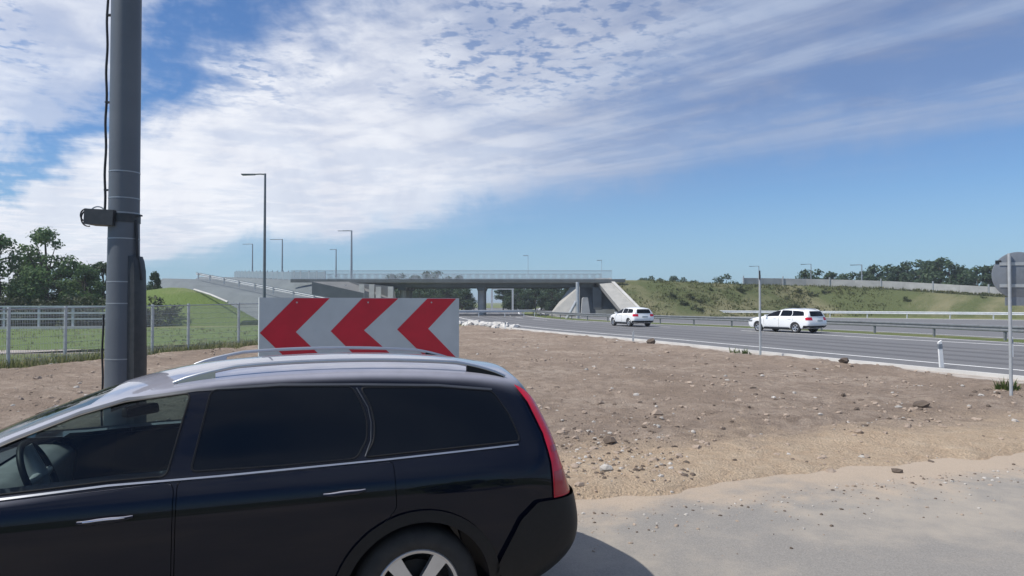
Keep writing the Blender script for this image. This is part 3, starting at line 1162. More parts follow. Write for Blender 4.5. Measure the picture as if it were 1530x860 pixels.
def dark_estate():
    root = thing('parked_car', 'black estate car with silver roof rails and tall red tail lamp, close in front', 'car')
    full = subsurf(car_cage(), 4)
    bvh = bvh_of(full)
    # hollow cabin
    cab = MB().prism(poly_round([(-.35, .42), (-.45, .98), (-.36, 1.30), (.0, 1.43), (.5, 1.455), (1.0, 1.44), (1.42, 1.355), (1.7, 1.245), (2.0, 1.09), (2.22, .96), (2.22, .42)], .05), -.60, .60)
    cab2 = MB().prism(poly_round([(.50, .44), (.50, 1.0), (.55, 1.30), (1.3, 1.30), (1.75, 1.15), (2.05, 1.0), (2.15, .86), (2.1, .44)], .05), -.735, .735)
    body = boolean(full, [cab, cab2])
    body = boolean(body, wheel_arches())
    fg = poly_round(FRONT_GLASS, .03)
    body = boolean(body, P2(fg, .3))
    scr = [(2.33, -.66), (2.40, -.3), (2.41, 0), (2.40, .3), (2.33, .66), (1.60, .535), (1.555, .3), (1.54, 0), (1.555, -.3), (1.60, -.535)]
    body = boolean(body, [MB().prism(scr, .98, 1.8, 'XY')])
    # doors, cut out of the flank with a real shut gap
    d_front = poly_round([(1.185, .40), (1.175, 1.04), (1.9, 1.012), (2.30, .995), (2.36, .85), (2.36, .40)], .05)
    arc = [(.44 * math.cos(t), .345 + .44 * math.sin(t)) for t in [rad(a) for a in (8, 20, 35, 50, 62)]]
    d_rear = poly_round([(1.165, 1.04), (1.175, .40)] + arc + [(.12, .82), (.13, 1.055), (.6, 1.052)], .03)

    def shrink(poly, d):
        n = len(poly)
        out = []
        area = sum(poly[i][0] * poly[(i + 1) % n][1] - poly[(i + 1) % n][0] * poly[i][1] for i in range(n))
        s = 1 if area > 0 else -1
        for i in range(n):
            a, b = Vector(poly[i - 1]), Vector(poly[(i + 1) % n])
            t = (b - a).normalized()
            out.append((poly[i][0] - t.y * d * s, poly[i][1] + t.x * d * s))
        return out

    doors = []
    solid = body
    for poly in (d_front, d_rear):
        for cut in (0, 1):
            big = P2(poly, .70)[cut]
            sm = P2(shrink(poly, .0035), .72)[cut]
            doors.append(boolean(solid, [sm], 'INTERSECT'))
            body = boolean(body, [big])
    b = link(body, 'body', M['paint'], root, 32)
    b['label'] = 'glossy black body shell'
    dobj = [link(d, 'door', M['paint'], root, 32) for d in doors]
    # glass
    for pl, mat in ((fg, M['glass']), (poly_round(REAR_GLASS, .03), M['privacy']), (poly_round(QUARTER, .03), M['privacy'])):
        for c in P2(pl, .45):
            me = patch(full, bvh, c, -.004 if mat is M['glass'] else .0015)
            link(me, 'window', mat, root, 60)
    link(patch(full, bvh, MB().prism(scr, .98, 1.8, 'XY'), -.004), 'windscreen', M['clearglass'], root, 60)
    rw = poly_round([(-.56, 1.10), (.56, 1.10), (.50, 1.375), (-.50, 1.375)], .06)
    link(patch(full, bvh, MB().prism(rw, -1.3, -.4, 'YZ'), .002), 'rear_window', M['privacy'], root, 60)
    # bright strip under the windows, thin trim above them, both sides
    for s in (1, -1):
        mb = MB()
        ribbon(mb, bvh, [(x / 50, interp(BELT, x / 50) - .004) for x in range(-29, 113, 2)], s, .008, .005)
        mb.build('belt_strip', M['silver'], root, 60)
        mb = MB()
        top = [(-.475, 1.386), (-.15, 1.424), (.3, 1.447), (.7, 1.461), (1.1, 1.447), (1.42, 1.411), (1.62, 1.354), (1.88, 1.254), (2.06, 1.174), (2.26, 1.07)]
        ribbon(mb, bvh, fine(top), s, .011, .004)
        mb.build('window_trim', M['trim_dark'], root, 60)
        for pl in (FRONT_GLASS, REAR_GLASS, QUARTER):
            mb = MB()
            mb.tube(curve_on(bvh, fine(poly_round(pl, .03), .03, True), s, .001), .005, 5)
            mb.build('window_seal', M['plastic'], root, 60)
        mb = MB()
        cv = [(.275, 1.085), (.242, 1.16), (.236, 1.25), (.25, 1.33), (.305, 1.43)]
        pts = curve_on(bvh, fine(cv), s, .004)
        mb.tube(pts, .0032, 6)
        mb.build('window_divider', M['trim_dark'], root, 60)
    # tail lamps wrap from the flank to the tail
    for c in (MB().prism(LAMP, .64, 1.3), MB().prism(LAMP, -1.3, -.64)):
        me = patch(full, bvh, c, .010, 0, keep=lambda c_, n_: c_.x < -.55)
        tl = link(me, 'tail_lamp', M['lamp_red'], root, 50)
        sgn = 1 if c.v[0][1] > 0 else -1
        for za, zb in ((.80, .93), (1.03, 1.06)):
            me = patch(full, bvh, MB().prism([(-.775, za), (-1.4, za), (-1.4, zb), (-.775, zb)], sgn * .66, sgn * 1.3), .0115, 0, keep=lambda c_, n_: c_.x < -.55)
            link(me, 'lens', M['lens_dark'], tl, 50)
    # bumper: pushed out from the tail, dark plastic below
    bump = MB().prism(poly_round([(-.37, .30), (-.45, .50), (-.56, .70), (-.66, .785), (-1.5, .785), (-1.5, .30)], .02), -1.3, 1.3)
    me = patch(full, bvh, bump, .028, 0, keep=lambda c_, n_: n_.z > -.8 and math.hypot(c_.x, c_.z - .345) > .45)
    link(me, 'rear_bumper', M['plastic'], root, 50)
    # wheel arch flares and sill cladding
    for x in (0, 2.8):
        for s in (1, -1):
            ring = [(x + .458 * math.cos(rad(a)), .345 + .458 * math.sin(rad(a))) for a in range(-8, 189, 7)] + [(x + .396 * math.cos(rad(a)), .345 + .396 * math.sin(rad(a))) for a in range(188, -9, -7)]
            me = patch(full, bvh, MB().prism(ring, s * .6, s * 1.3), .016)
            link(me, 'wheel_arch_flare', M['plastic'], root, 50)
    for s in (1, -1):
        me = patch(full, bvh, MB().prism([(.46, .2), (2.34, .2), (2.34, .40), (.46, .40)], s * .7, s * 1.3), .012, keep=lambda c_, n_: abs(n_.y) > .4)
        link(me, 'sill_cladding', M['plastic'], root, 50)
    # door handles
    for s, i0 in ((1, 0), (-1, 1)):
        for (xa, xb, z), dr in (((1.345, 1.565, .905), dobj[i0]), ((.285, .49, .930), dobj[2 + i0])):
            mb = MB()
            base = curve_on(bvh, [(lerp(xa, xb, t / 8), z + .004 * math.sin(PI * t / 8) - .006 * (t / 8)) for t in range(9)], s, .004)
            pts = [p + Vector((0, s * .030 * min(1, 4 * t * (1 - t) * 1.6), 0)) for p, t in zip(base, [k / 8 for k in range(9)])]
            mb.tube(pts, [.008, .011, .013, .014, .014, .014, .013, .011, .008], 8)
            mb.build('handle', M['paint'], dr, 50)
            if s > 0 and xa > 1:
                mb = MB()
                mb.tube([p + Vector((0, .010, .008)) for p in pts[1:-1]], .0035, 6)
                mb.build('handle_strip', M['chrome'], dr, 50)
    # roof rails
    for s in (1, -1):
        mb = MB()
        pts = []
        for k in range(31):
            x = lerp(-.60, 1.22, k / 30)
            h = bvh.ray_cast(Vector((x, s * .565, 3)), Vector((0, 0, -1)))
            lift = .042 * min(1, min(k, 30 - k) / 5.0) ** .7
            pts.append(h[0] + Vector((0, 0, lift + .004)))
        mb.tube(pts, .0115, 10)
        rail = mb.build('roof_rail', M['silver'], root, 50)
        mb = MB()
        for x0, x1, mt in ((-.59, -.36, 'plastic'), (1.02, 1.2, 'silver')):
            mb = MB()
            vs = []
            for k in range(9):
                x = lerp(x0, x1, k / 8)
                zr = bvh.ray_cast(Vector((x, s * .565, 3)), Vector((0, 0, -1)))[0].z
                kk = (x + .60) / 1.82 * 30
                top = zr + .042 * min(1, max(0, min(kk, 30 - kk)) / 5.0) ** .7
                for dy in (-.011, .011):
                    vs += [(x, s * .565 + dy, zr - .01), (x, s * .565 + dy, top)]
            fs = []
            for k in range(8):
                a_, b_ = k * 4, k * 4 + 4
                fs += [(a_, b_, b_ + 1, a_ + 1), (a_ + 2, a_ + 3, b_ + 3, b_ + 2), (a_ + 1, b_ + 1, b_ + 3, a_ + 3), (a_, a_ + 2, b_ + 2, b_)]
            fs += [(0, 1, 3, 2), (32, 34, 35, 33)]
            mb.add(vs, fs)
            mb.build('rail_foot', M[mt], rail)
    # wheels
    for x in (0, 2.8):
        for s in (1, -1):
            make_wheel(root, x, s)
    # interior: dashboard, steering wheel, seats, mirror, screen behind the glass
    mb = MB().prism(poly_round([(1.98, .50), (1.94, .93), (2.02, .985), (2.12, .99), (2.21, .955), (2.21, .5)], .03), -.70, .70)
    mb.build('dashboard', M['dash'], root, 40)
    sw = MB()
    c = Vector((1.86, .37, 1.0))
    ax = Vector((-.92, 0, .39)).normalized()
    u_ = Vector((0, 1, 0))
    v_ = ax.cross(u_)
    sw.tube([c + (u_ * math.cos(t) + v_ * math.sin(t)) * .185 for t in [2 * PI * k / 40 for k in range(41)]], .016, 10)
    stw = sw.build('steering_wheel', M['plastic'], root, 50)
    hb = MB()
    hb.tube([c - u_ * .17, c - u_ * .06, c + u_ * .06, c + u_ * .17], [.018, .028, .028, .018], 8)
    hb.tube([c, c - v_ * .17], [.045, .034], 8)
    hb.tube([c, c + v_ * .05], [.04, .03], 8)
    hb.build('wheel_spokes', M['spoke'], stw, 50)
    for s in (1, -1):
        seat = MB()
        seat.prism(poly_round([(.98, .44), (1.08, .62), (1.5, .66), (1.55, .56), (1.5, .44)], .05), s * .37 - .25, s * .37 + .25)
        so_ = seat.build('front_seat', M['seat'], root, 50)
        MB().prism(poly_round([(1.16, .56), (.96, 1.14), (.84, 1.14), (1.02, .52)], .05), s * .37 - .24, s * .37 + .24).build('backrest', M['seat'], so_, 50)
        hr = MB().prism(poly_round([(.97, 1.15), (.95, 1.34), (.86, 1.34), (.85, 1.15)], .03), s * .37 - .13, s * .37 + .13)
        hr.build('headrest', M['seat'], so_, 50)
    mb = MB().prism(poly_round([(.02, .45), (.10, .62), (.55, .64), (.55, .45)], .04), -.66, .66)
    rs_ = mb.build('rear_seat', M['seat'], root, 50)
    MB().prism(poly_round([(.18, .56), (-.02, 1.10), (-.12, 1.10), (.02, .50)], .04), -.66, .66).build('backrest', M['seat'], rs_, 50)
    mb = MB().prism(poly_round([(-.11, 1.295), (.11, 1.295), (.12, 1.235), (-.12, 1.235)], .02), 1.44, 1.475, 'YZ')
    mb.tube([(1.475, 0, 1.29), (1.53, 0, 1.36)], .01, 6)
    mir = mb.build('rear_view_mirror', M['plastic'], root, 50)
    mir.location = (1.45, 0, 0)
    mir.rotation_euler = (0, 0, rad(-38))
    for v in mir.data.vertices:
        v.co.x -= 1.45
    mb = MB().prism(poly_round([(-.105, 1.289), (.105, 1.289), (.112, 1.241), (-.112, 1.241)], .02), 1.4365, 1.4385, 'YZ')
    mg = mb.build('mirror_glass', M['chrome'], mir)
    for v in mg.data.vertices:
        v.co.x -= 1.45
    # door mirrors
    for s in (1, -1):
        mb = MB().prism(poly_round([(2.10, 1.06), (2.22, 1.05), (2.24, 1.14), (2.12, 1.18)], .03), s * .93, s * 1.10)
        mb.box((2.16, s * .91, 1.06), (.07, .12, .03))
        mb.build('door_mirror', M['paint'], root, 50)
    # front: lamps, grille, plate area, fuel flap outline
    for s in (1, -1):
        me = patch(full, bvh, MB().prism([(3.2, .66), (3.3, .80), (3.9, .80), (3.9, .66)], s * .48, s * 1.2), .004, keep=lambda c_, n_: n_.z < .75)
        link(me, 'headlight', M['chrome'], root, 50)
    me = patch(full, bvh, MB().prism(poly_round([(-.38, .52), (.38, .52), (.42, .76), (-.42, .76)], .04), 3.3, 4.2, 'YZ'), .006)
    link(me, 'grille', M['plastic'], root, 50)
    return root


car = dark_estate()
car.location = (-.80, 4.55, .004)
car.rotation_euler = (0, 0, rad(199.6))


def road_car(name, label, loc, rz, kx, kz, quarter=True, rail=False):
    root = thing(name, label, 'car', loc, rz, 'white cars driving on the main road')
    full = subsurf(car_cage(kx, kz), 3)
    bvh = bvh_of(full)

    def sc(poly):
        return [(x * kx, z * kz) for x, z in poly]
    wb = 2.8 * kx
    body = boolean(full, wheel_arches(.37, .32, (0, wb)))
    b = link(body, 'body', M['white_paint'], root, 32)
    gl = [FRONT_GLASS, REAR_GLASS, QUARTER]
    for pl in gl:
        for c in P2(poly_round(sc(pl), .03), .45):
            link(patch(full, bvh, c, .004), 'window', M['privacy'], root, 60)
    scr = [(2.33 * kx, -.64), (2.40 * kx, -.3), (2.41 * kx, 0), (2.40 * kx, .3), (2.33 * kx, .64), (1.60 * kx, .50), (1.55 * kx, 0), (1.60 * kx, -.50)]
    link(patch(full, bvh, MB().prism(scr, .98 * kz, 1.8, 'XY'), .004), 'windscreen', M['privacy'], root, 60)
    rw = poly_round([(-.62, 1.08 * kz), (.62, 1.08 * kz), (.54, 1.40 * kz), (-.54, 1.40 * kz)], .06)
    link(patch(full, bvh, MB().prism(rw, -1.4, -.4, 'YZ'), .004), 'rear_window', M['privacy'], root, 60)
    for s in (1, -1):
        lp = sc([(-.70, 1.02), (-.76, .83), (-1.4, .83), (-1.4, 1.02)])
        link(patch(full, bvh, MB().prism(lp, s * .52, s * 1.3), .006, keep=lambda c_, n_: c_.x < -.5), 'tail_lamp', M['lamp_red'], root, 50)
        lp = sc([(3.28, .66), (3.2, .80), (4.0, .80), (4.0, .66)])
        link(patch(full, bvh, MB().prism(lp, s * .45, s * 1.2), .004, keep=lambda c_, n_: n_.z < .75), 'headlight', M['chrome'], root, 50)
        for xa in (1.36, .3):
            mb = MB()
            mb.tube(curve_on(bvh, sc([(xa + .2 * t / 4, .90) for t in range(5)]), s, .014), .013, 6)
            mb.build('handle', M['white_paint'], root, 50)
        for pl in ([(1.18, .36), (1.17, 1.04)], [(2.30, .50), (2.30, 1.0)], [(.16, .80), (.16, 1.05)]):
            mb = MB()
            p_ = curve_on(bvh, fine(sc(pl)), s, .002)
            mb.tube(p_, .006, 4)
            mb.build('door_seam', M['plastic'], root)
        mb = MB().prism(poly_round(sc([(2.02, 1.05), (2.14, 1.04), (2.16, 1.14), (2.04, 1.16)]), .03), s * .90, s * 1.07)
        mb.build('door_mirror', M['white_paint'], root, 50)
        if rail:
            mb = MB()
            pts = []
            for k in range(21):
                x = lerp(-.60, 1.22, k / 20) * kx
                h = bvh.ray_cast(Vector((x, s * .565, 3)), Vector((0, 0, -1)))
                pts.append(h[0] + Vector((0, 0, .05 * min(1, min(k, 20 - k) / 3))))
            mb.tube(pts, .016, 8)
            mb.build('roof_rail', M['silver'], root, 50)
    bp = MB().prism([(-.5 * kx, .28), (-.6 * kx, .47), (-1.5, .47), (-1.5, .28)], -1.3, 1.3)
    link(patch(full, bvh, bp, .02, keep=lambda c_, n_: n_.z > -.8 and c_.x < -.45), 'bumper_skirt', M['plastic'], root, 50)
    pl = MB().box((-1.045 * kx - .02, 0, .80 * kz), (.02, .5, .11))
    pl.build('number_plate', M['sign_white'], root)
    me = patch(full, bvh, MB().prism(poly_round([(-.5, .50 * kz), (.5, .50 * kz), (.5, .72 * kz), (-.5, .72 * kz)], .04), 3.2 * kx, 4.2, 'YZ'), .006)
    link(me, 'grille', M['plastic'], root, 50)
    for s in (1, -1):
        MB().prism([(.46 * kx, .2), (2.3 * kx, .2), (2.3 * kx, .33), (.46 * kx, .33)], s * .7, s * .925).build('sill_cladding', M['plastic'], root)
    for x in (0, wb):
        for s in (1, -1):
            make_wheel(root, x, s, .325, .215, False)
    return root


def heading(dx, dy):
    return math.atan2(dy, dx)


# rear axle point and driving direction
d = Vector((-.50, .866)).normalized()
road_car('white_estate_car', 'larger, nearer white estate car of the two white cars driving on the road', (18.0, 42.6, .008), heading(d.x, d.y), 1.0, .955, rail=True)
d = Vector((-.36, .93)).normalized()
road_car('white_hatchback', 'smaller white hatchback driving on the road in front of the bridge abutment', (9.8, 53.6, .008), heading(d.x, d.y), .86, .96)


# ------------------------------------------------------------------ mast behind the car
px_, py_ = -4.775, 8.5
t = thing('utility_mast', 'thick grey steel mast rising out of frame behind the black car', 'mast', (px_, py_, .0))
mb = MB().lathe([(.02, 0), (.197, 0), (.192, 1.2), (.184, 1.9), (.172, 3.0), (.167, 6.0), (.166, 6.7), (.10, 6.78), (0, 6.80)], 48, 'Z')
shaft = mb.build('shaft', M['pole'], t, 50)
for z in [at(190, q, 8.5).z for q in (535, 453, 421, 357, 319, 297, 258)]:
    r = interp([(0, .198), (1.2, .193), (1.9, .185), (3.0, .173), (6, .168)], z)
    MB().lathe([(r - .004, z - .007), (r + .002, z - .007), (r + .002, z + .007), (r - .004, z + .007)], 40, 'Z').build('strap', M['strap'], t, 30)
# cable cover on the right flank: a channel standing off the shaft
mb = MB()
zs = [.0, 1.2, 2.0, 2.28, 2.40, 2.46]
ws = [.10, .10, .095, .09, .07, .045]
vs = []
for z, w in zip(zs, ws):
    r = interp([(0, .195), (1.2, .190), (1.9, .182), (3.0, .170)], z)
    for a in (-46, -34, -18, 0, 16, 30):
        rr = r + w * (.8 if -40 < a < 25 else .1)
        vs.append((rr * math.cos(rad(a)), rr * math.sin(rad(a)), z))
n = 6
fs = [(i * n + j, i * n + j + 1, (i + 1) * n + j + 1, (i + 1) * n + j) for i in range(len(zs) - 1) for j in range(n - 1)]
fs.append(tuple((len(zs) - 1) * n + j for j in range(n)))
mb.add(vs, fs)
mb.build('cable_cover', M['black_box'], t, 40)

# equipment box strapped to the mast
bx = thing('equipment_box', 'black equipment box with cable loops clamped to the grey mast', 'box', (px_, py_, 0))
zc_ = at(160, 327, 8.5).z
xl = at(125, 327, 8.4).x - px_
xr = at(180, 327, 8.4).x - px_
mb = MB()
mb.box(((xl + .06 + xr) / 2, -.10, zc_), (xr - xl - .10, .26, .185), M=Matrix.Rotation(rad(3), 3, 'Y'))
mb.build('case', M['black_box'], bx)
for k in range(5):
    MB().box((xl + .10 + k * .05, -.10, zc_ + .075), (.018, .24, .03)).build('cooling_fin', M['black_box'], bx)
mb = MB().lathe([(.165, zc_ - .05), (.182, zc_ - .05), (.182, zc_ + .05), (.165, zc_ + .05)], 40, 'Z')
mb.box((.195, -.02, zc_ + .04), (.06, .05, .02))
mb.box((-.17, -.10, zc_), (.16, .20, .10))
mb.build('clamp', M['black_box'], bx, 30)
for k, (dz, rr) in enumerate(((-.0, .10), (.03, .075))):
    mb = MB()
    c = Vector((xl + .06, -.10 - .05 * k, zc_ + dz))
    mb.tube([c + Vector((-rr * math.cos(a) * .9, 0, rr * math.sin(a))) for a in [rad(-100 + 12 * i) for i in range(18)]], .009, 6)
    mb.build('cable_loop', M['cable'], bx, 60)
mb = MB()
c = Vector((xl + .17, -.10, zc_ + .06))
mb.tube([c + Vector((.09 * math.cos(a), 0, .08 * math.sin(a))) for a in [rad(180 - 15 * i) for i in range(13)]], .008, 6)
mb.build('cable_loop', M['strap'], bx, 60)

# cable running up the mast's left side
cb_ = MB()
pts = []
for i in range(40):
    z = zc_ + .08 + i * .09
    pts.append((-.205 + .006 * math.sin(i * .9) + .012 * (i / 60), -.06, z))
cb_.tube(pts, .0145, 8)
o = cb_.build('cable', M['cable'], None, 60)
o.location = (px_, py_, 0)
tag(o, 'black cable running up the left side of the mast above the equipment box', 'cable')
mb = MB()
for i in range(3, 40, 12):
    MB().box((-.185, -.05, zc_ + .08 + i * .09), (.06, .04, .02)).build('cable_clip', M['black_box'], o)
mb = MB()
mb.tube([(.175, -.05, zc_ - .02), (.190, -.06, zc_ - .2), (.20, -.06, zc_ - .45), (.235, -.06, zc_ - .62), (.25, -.05, zc_ - .75)], .017, 8)
o = mb.build('cable', M['cable'], None, 60)
o.location = (px_, py_, 0)
tag(o, 'short black cable from the equipment box down the right side of the mast', 'cable')
mb = MB()
mb.tube([(-.215 + .006 * math.sin(k), -.05, .1 + k * .11) for k in range(16)], .012, 8)
o = mb.build('cable', M['cable'], None, 60)
o.location = (px_, py_, 0)
tag(o, 'thin black cable up the lower left edge of the mast, below the fence top', 'cable')

# ------------------------------------------------------------------ chevron board
A_, B_ = Vector((-3.03, 8.3, 0)), Vector((-.756, 9.9, 0))
W = (B_ - A_).length
t = thing('chevron_board', 'white road board with three red left-pointing chevrons behind the black car', 'road sign', A_, math.atan2(B_.y - A_.y, B_.x - A_.x))
z0, z1 = 1.105, 1.955
MB().box((W / 2, .02, (z0 + z1) / 2), (W, .04, z1 - z0)).build('panel', M['sign_white'], t)
zm = (z0 + z1) / 2
hh = (z1 - z0) / 2
for tip, inner, ta, tb in ((.008, .44, .425, .87), (.885, 1.335, 1.31, 1.825), (1.81, 2.28, 2.27, 2.73)):
    poly = [(tip, zm), (ta, z1 - .006), (tb, z1 - .006), (inner, zm), (tb, z0 + .006), (ta, z0 + .006)]
    for q, nm in ((poly, 'chevron'),):
        mb = MB()
        n = len(q)
        mb.add([(p[0], -.003, p[1]) for p in q] + [(p[0], .0, p[1]) for p in q],
               [(0, 1, 2, 3), (0, 3, 4, 5)] + [(i, (i + 1) % n, n + (i + 1) % n, n + i) for i in range(n)])
        mb.build(nm, M['sign_red'], t)
for x in (.45, W / 2, W - .45):
    for z in (z0 + .06, z1 - .06):
        MB().lathe([(0, -.007), (.011, -.006), (.011, 0)], 10, 'Y', (x, 0, z)).build('bolt', M['galv'], t)
for x in (.45, W - .45):
    MB().lathe([(0, 0), (.03, 0), (.03, z1 - .1), (0, z1 - .1)], 16, 'Z', (x, .075, 0)).build('post', M['galv'], t, 40)
for z in (z0 + .15, z1 - .15):
    MB().box((W / 2, .052, z), (W - .1, .02, .05)).build('mounting_rail', M['galv'], t)

# ------------------------------------------------------------------ mesh fence on the left
t = thing('mesh_fence', 'light grey wire mesh fence with posts along the left of the bare soil', 'fence', (FA.x, FA.y, 0), math.atan2(FD.y, FD.x))
ps = [-5.6, -2.6, 0, 1.75, 3.6, 5.1, 6.8, 9.6, 12.2, 14.6]
fh = lambda s: 1.72 + .012 * s
for s in ps:
    MB().box((s, 0, (fh(s) + .04) / 2), (.07, .07, fh(s) + .04)).build('post', M['galv'], t)
for a, b in zip(ps, ps[1:]):
    mb = MB()
    mb.tube([(a + .035, 0, fh(a) - .02), (b - .035, 0, fh(b) - .02)], .020, 6)
    mb.build('top_rail', M['galv'], t, 50)
    mb = MB()
    n = int((b - a) / .05)
    for k in range(1, n):
        s = lerp(a, b, k / n)
        mb.box((s, .0, .06 + (fh(s) - .1) / 2), (.0055, .0055, fh(s) - .1))
    for k in range(9):
        z = .08 + k * .2
        mb.box(((a + b) / 2, .007, z), (b - a - .07, .008, .008))
    mb.build('mesh_panel', M['galv'], t)

# white rail barrier across the grass
p0, p1 = Vector((-42, 47.2, 0)), Vector((-27.0, 50.2, 0))
L_ = (p1 - p0).length
t = thing('railing', 'white horizontal rail barrier across the grass in front of the left trees', 'railing', p0, math.atan2(p1.y - p0.y, p1.x - p0.x))
M['white_rail'] = surf('white_rail_paint', (.60, .62, .63), (.5, .52, .53), 2, .5)
for k in range(8):
    MB().box((L_ * k / 7, 0, .82), (.12, .12, 1.64)).build('post', M['white_rail'], t)
for z, h in ((1.58, .12), (1.12, .12), (.70, .10)):
    MB().box((L_ / 2, -.09, z), (L_ + .2, .06, h)).build('rail', M['white_rail'], t)
kbm = MB().box((L_ / 2, -.1, .09), (L_ + .4, .3, .18))
kbm.build('plinth', M['concrete_pale'], t)

BUSH = ((2.6, -1.0, .75, .35), (3.3, -1.3, .95, .35), (4.3, -1.6, .6, .45), (2.9, -1.2, .3, .35))
# leafy bushes on the near roadside (they mirror in the dark car's flank)
mb = MB()
for cx_, cy_, cz_, r_ in BUSH:
    for i in range(260):
        d_ = Vector((rc.gauss(0, 1), rc.gauss(0, 1), rc.gauss(0, 1))).normalized() * r_ * rc.uniform(.5, 1.1)
        p_ = Vector((cx_, cy_, max(.05, cz_ + d_.z))) + Vector((d_.x, d_.y, 0))
        u_ = Vector((rc.gauss(0, 1), rc.gauss(0, 1), rc.gauss(0, .6))).normalized() * .09
        v_ = u_.orthogonal().normalized() * .045
        mb.add([p_ - u_, p_ - v_, p_ + u_, p_ + v_], [(0, 1, 2, 3)])
kind(mb.build('undergrowth', M['weeds_bright'], None), 'stuff', 'bright green leafy undergrowth along the near roadside')

# ------------------------------------------------------------------ street lamps
def street_lamp(name, label, base, h, arm, mat, r=.09, group=None, adir=-1.0):
    t = thing(name, label, 'street lamp', base, 0, group)
    mb = MB()
    mb.lathe([(0, 0), (r, 0), (r * .95, h * .2), (r * .62, h), (0, h)], 12, 'Z')
    mb.build('pole', M[mat], t, 50)
    mb = MB()
    mb.tube([(0, 0, h - .05), (adir * arm * .4, 0, h - .03), (adir * arm, 0, h - .05)], r * .45, 8)
    mb.build('arm', M[mat], t, 50)
    mb = MB()
    q = adir * arm
    mb.add([(q + dx * adir, dy, h - .05 + dz) for dx, dy, dz in ((-.1, -.10, .03), (-.1, .10, .03), (.75, .14, .02), (.75, -.14, .02), (-.1, -.1, -.05), (-.1, .1, -.05), (.7, .12, -.07), (.7, -.12, -.07))],
           [(0, 1, 2, 3), (4, 7, 6, 5), (0, 4, 5, 1), (1, 5, 6, 2), (2, 6, 7, 3), (3, 7, 4, 0)])
    mb.build('lamp_head', M[mat], t)
    return t


def lamp_px(label, px, ytop, ybase, Y, mat, arm=1.1, r=.09, group=None, adir=-1.0):
    b, tp = at(px, ybase, Y), at(px, ytop, Y)
    return street_lamp('street_lamp', label, (b.x, b.y, b.z), tp.z - b.z, arm, mat, r, group, adir)


# the near one stands on flat ground
b = at(394.5, 496, 43.8)
street_lamp('street_lamp', 'tallest dark grey street lamp, standing behind the left end of the chevron board', (b.x, b.y, 0), at(394, 259, 43.8).z, .75, 'lamp_post', .105)

# ------------------------------------------------------------------ embankments
def loft(name, ridge, half, slope_f, slope_b, mat, zbase=-.3, sub=3, rough=.25, seed=1.0, skew=0.0):
    """bank along a ridge line: crown of a given half width, slopes to the ground on both sides (front = right of travel)"""
    pts = resample(ridge, 3.0)
    rows_ = []
    for i, p in enumerate(pts):
        a, b = pts[max(i - 1, 0)], pts[min(i + 1, len(pts) - 1)]
        tt = (b - a)
        tt.z = 0
        tt.normalize()
        nr = Vector((tt.y, -tt.x, 0))
        row = []
        h = p.z - zbase
        for k in range(6, 0, -1):
            q = p + nr * (half + h * slope_f * k / 6)
            q.z = p.z - h * k / 6
            q.x += skew * k / 6 * max(0, 1 - i / 5)
            row.append(q)
        for w in (half, 0, -half):
            q = p + nr * w
            row.append(q)
        for k in range(1, 5):
            q = p - nr * (half + h * slope_b * k / 4)
            q.z = p.z - h * k / 4
            row.append(q)
        for q in row:
            f = 1.0 if q.z > zbase + .01 and (q - p).length > half + .2 else 0
            q.z += f * rough * noise.noise((q.x * .25 + seed, q.y * .25, seed))
        rows_.append(row)
    n = len(rows_[0])
    vs = [q for r_ in rows_ for q in r_]
    fs = [(i * n + j, i * n + j + 1, (i + 1) * n + j + 1, (i + 1) * n + j) for i in range(len(rows_) - 1) for j in range(n - 1)]
    fs.append(tuple(range(n)))
    fs.append(tuple((len(rows_) - 1) * n + j for j in range(n))[::-1])
    o = MB().add(vs, fs).build(name, mat, None, 50)
    return kind(o, 'structure'), pts


# right of the bridge, running down toward the right
RR = [(12.2, 101, 4.9), (18, 101, 4.95), (25, 101, 4.62), (33, 102, 4.3), (42, 103, 4.2), (52, 99, 3.75), (60, 92, 2.9), (67, 84, 2.1), (76, 70, 1.3), (86, 50, .6)]
loft('embankment', RR, 4.5, 1.55, 2.0, M['bank'], -.1, rough=.45, seed=4.0, skew=3.6)
# left approach, rising away from the bridge
LR = [(-24.5, 101, 4.9), (-31, 104, 5.15), (-40, 116, 5.7), (-52, 135, 6.6), (-66, 158, 7.6)]
loft('embankment', LR[::-1], 5.0, 1.5, 1.6, M['slope_grey'], -.1, rough=.15, seed=9.0)
# low grassy mound left of it and the ramp that climbs beside it
MD = [(-39.5, 66, 1.6), (-33.5, 62.5, 2.7), (-30.0, 61, 3.15), (-27.5, 60, 2.9), (-24.5, 58.5, 1.7), (-21.5, 57, .4)]
loft('grass_mound', MD[::-1], .8, 1.9, 1.9, M['grass_green'], -.1, rough=.12, seed=2.0)
RP = [(-39.8, 85.6, 4.75), (-36, 82, 4.2), (-27, 75, 2.8), (-19, 70, 1.5), (-10, 66, .3)]
_, ramp_pts = loft('ramp', RP[::-1], 3.2, 1.3, 1.3, M['slope_grey'], -.1, rough=.1, seed=3.0)

# white edging on the mound
a, b = at(291, 430, 60.2), at(341, 448.5, 57.0)
mb = MB()
pp = [a + Vector((0, -.1, -.08)), (a + b) / 2 + Vector((0, -.1, .0)), b + Vector((0, -.1, -.08))]
mb.tube([p + Vector((0, 0, -.06)) for p in pp], .09, 6)
kind(mb.build('kerb', M['concrete_pale'], None, 50), 'structure')

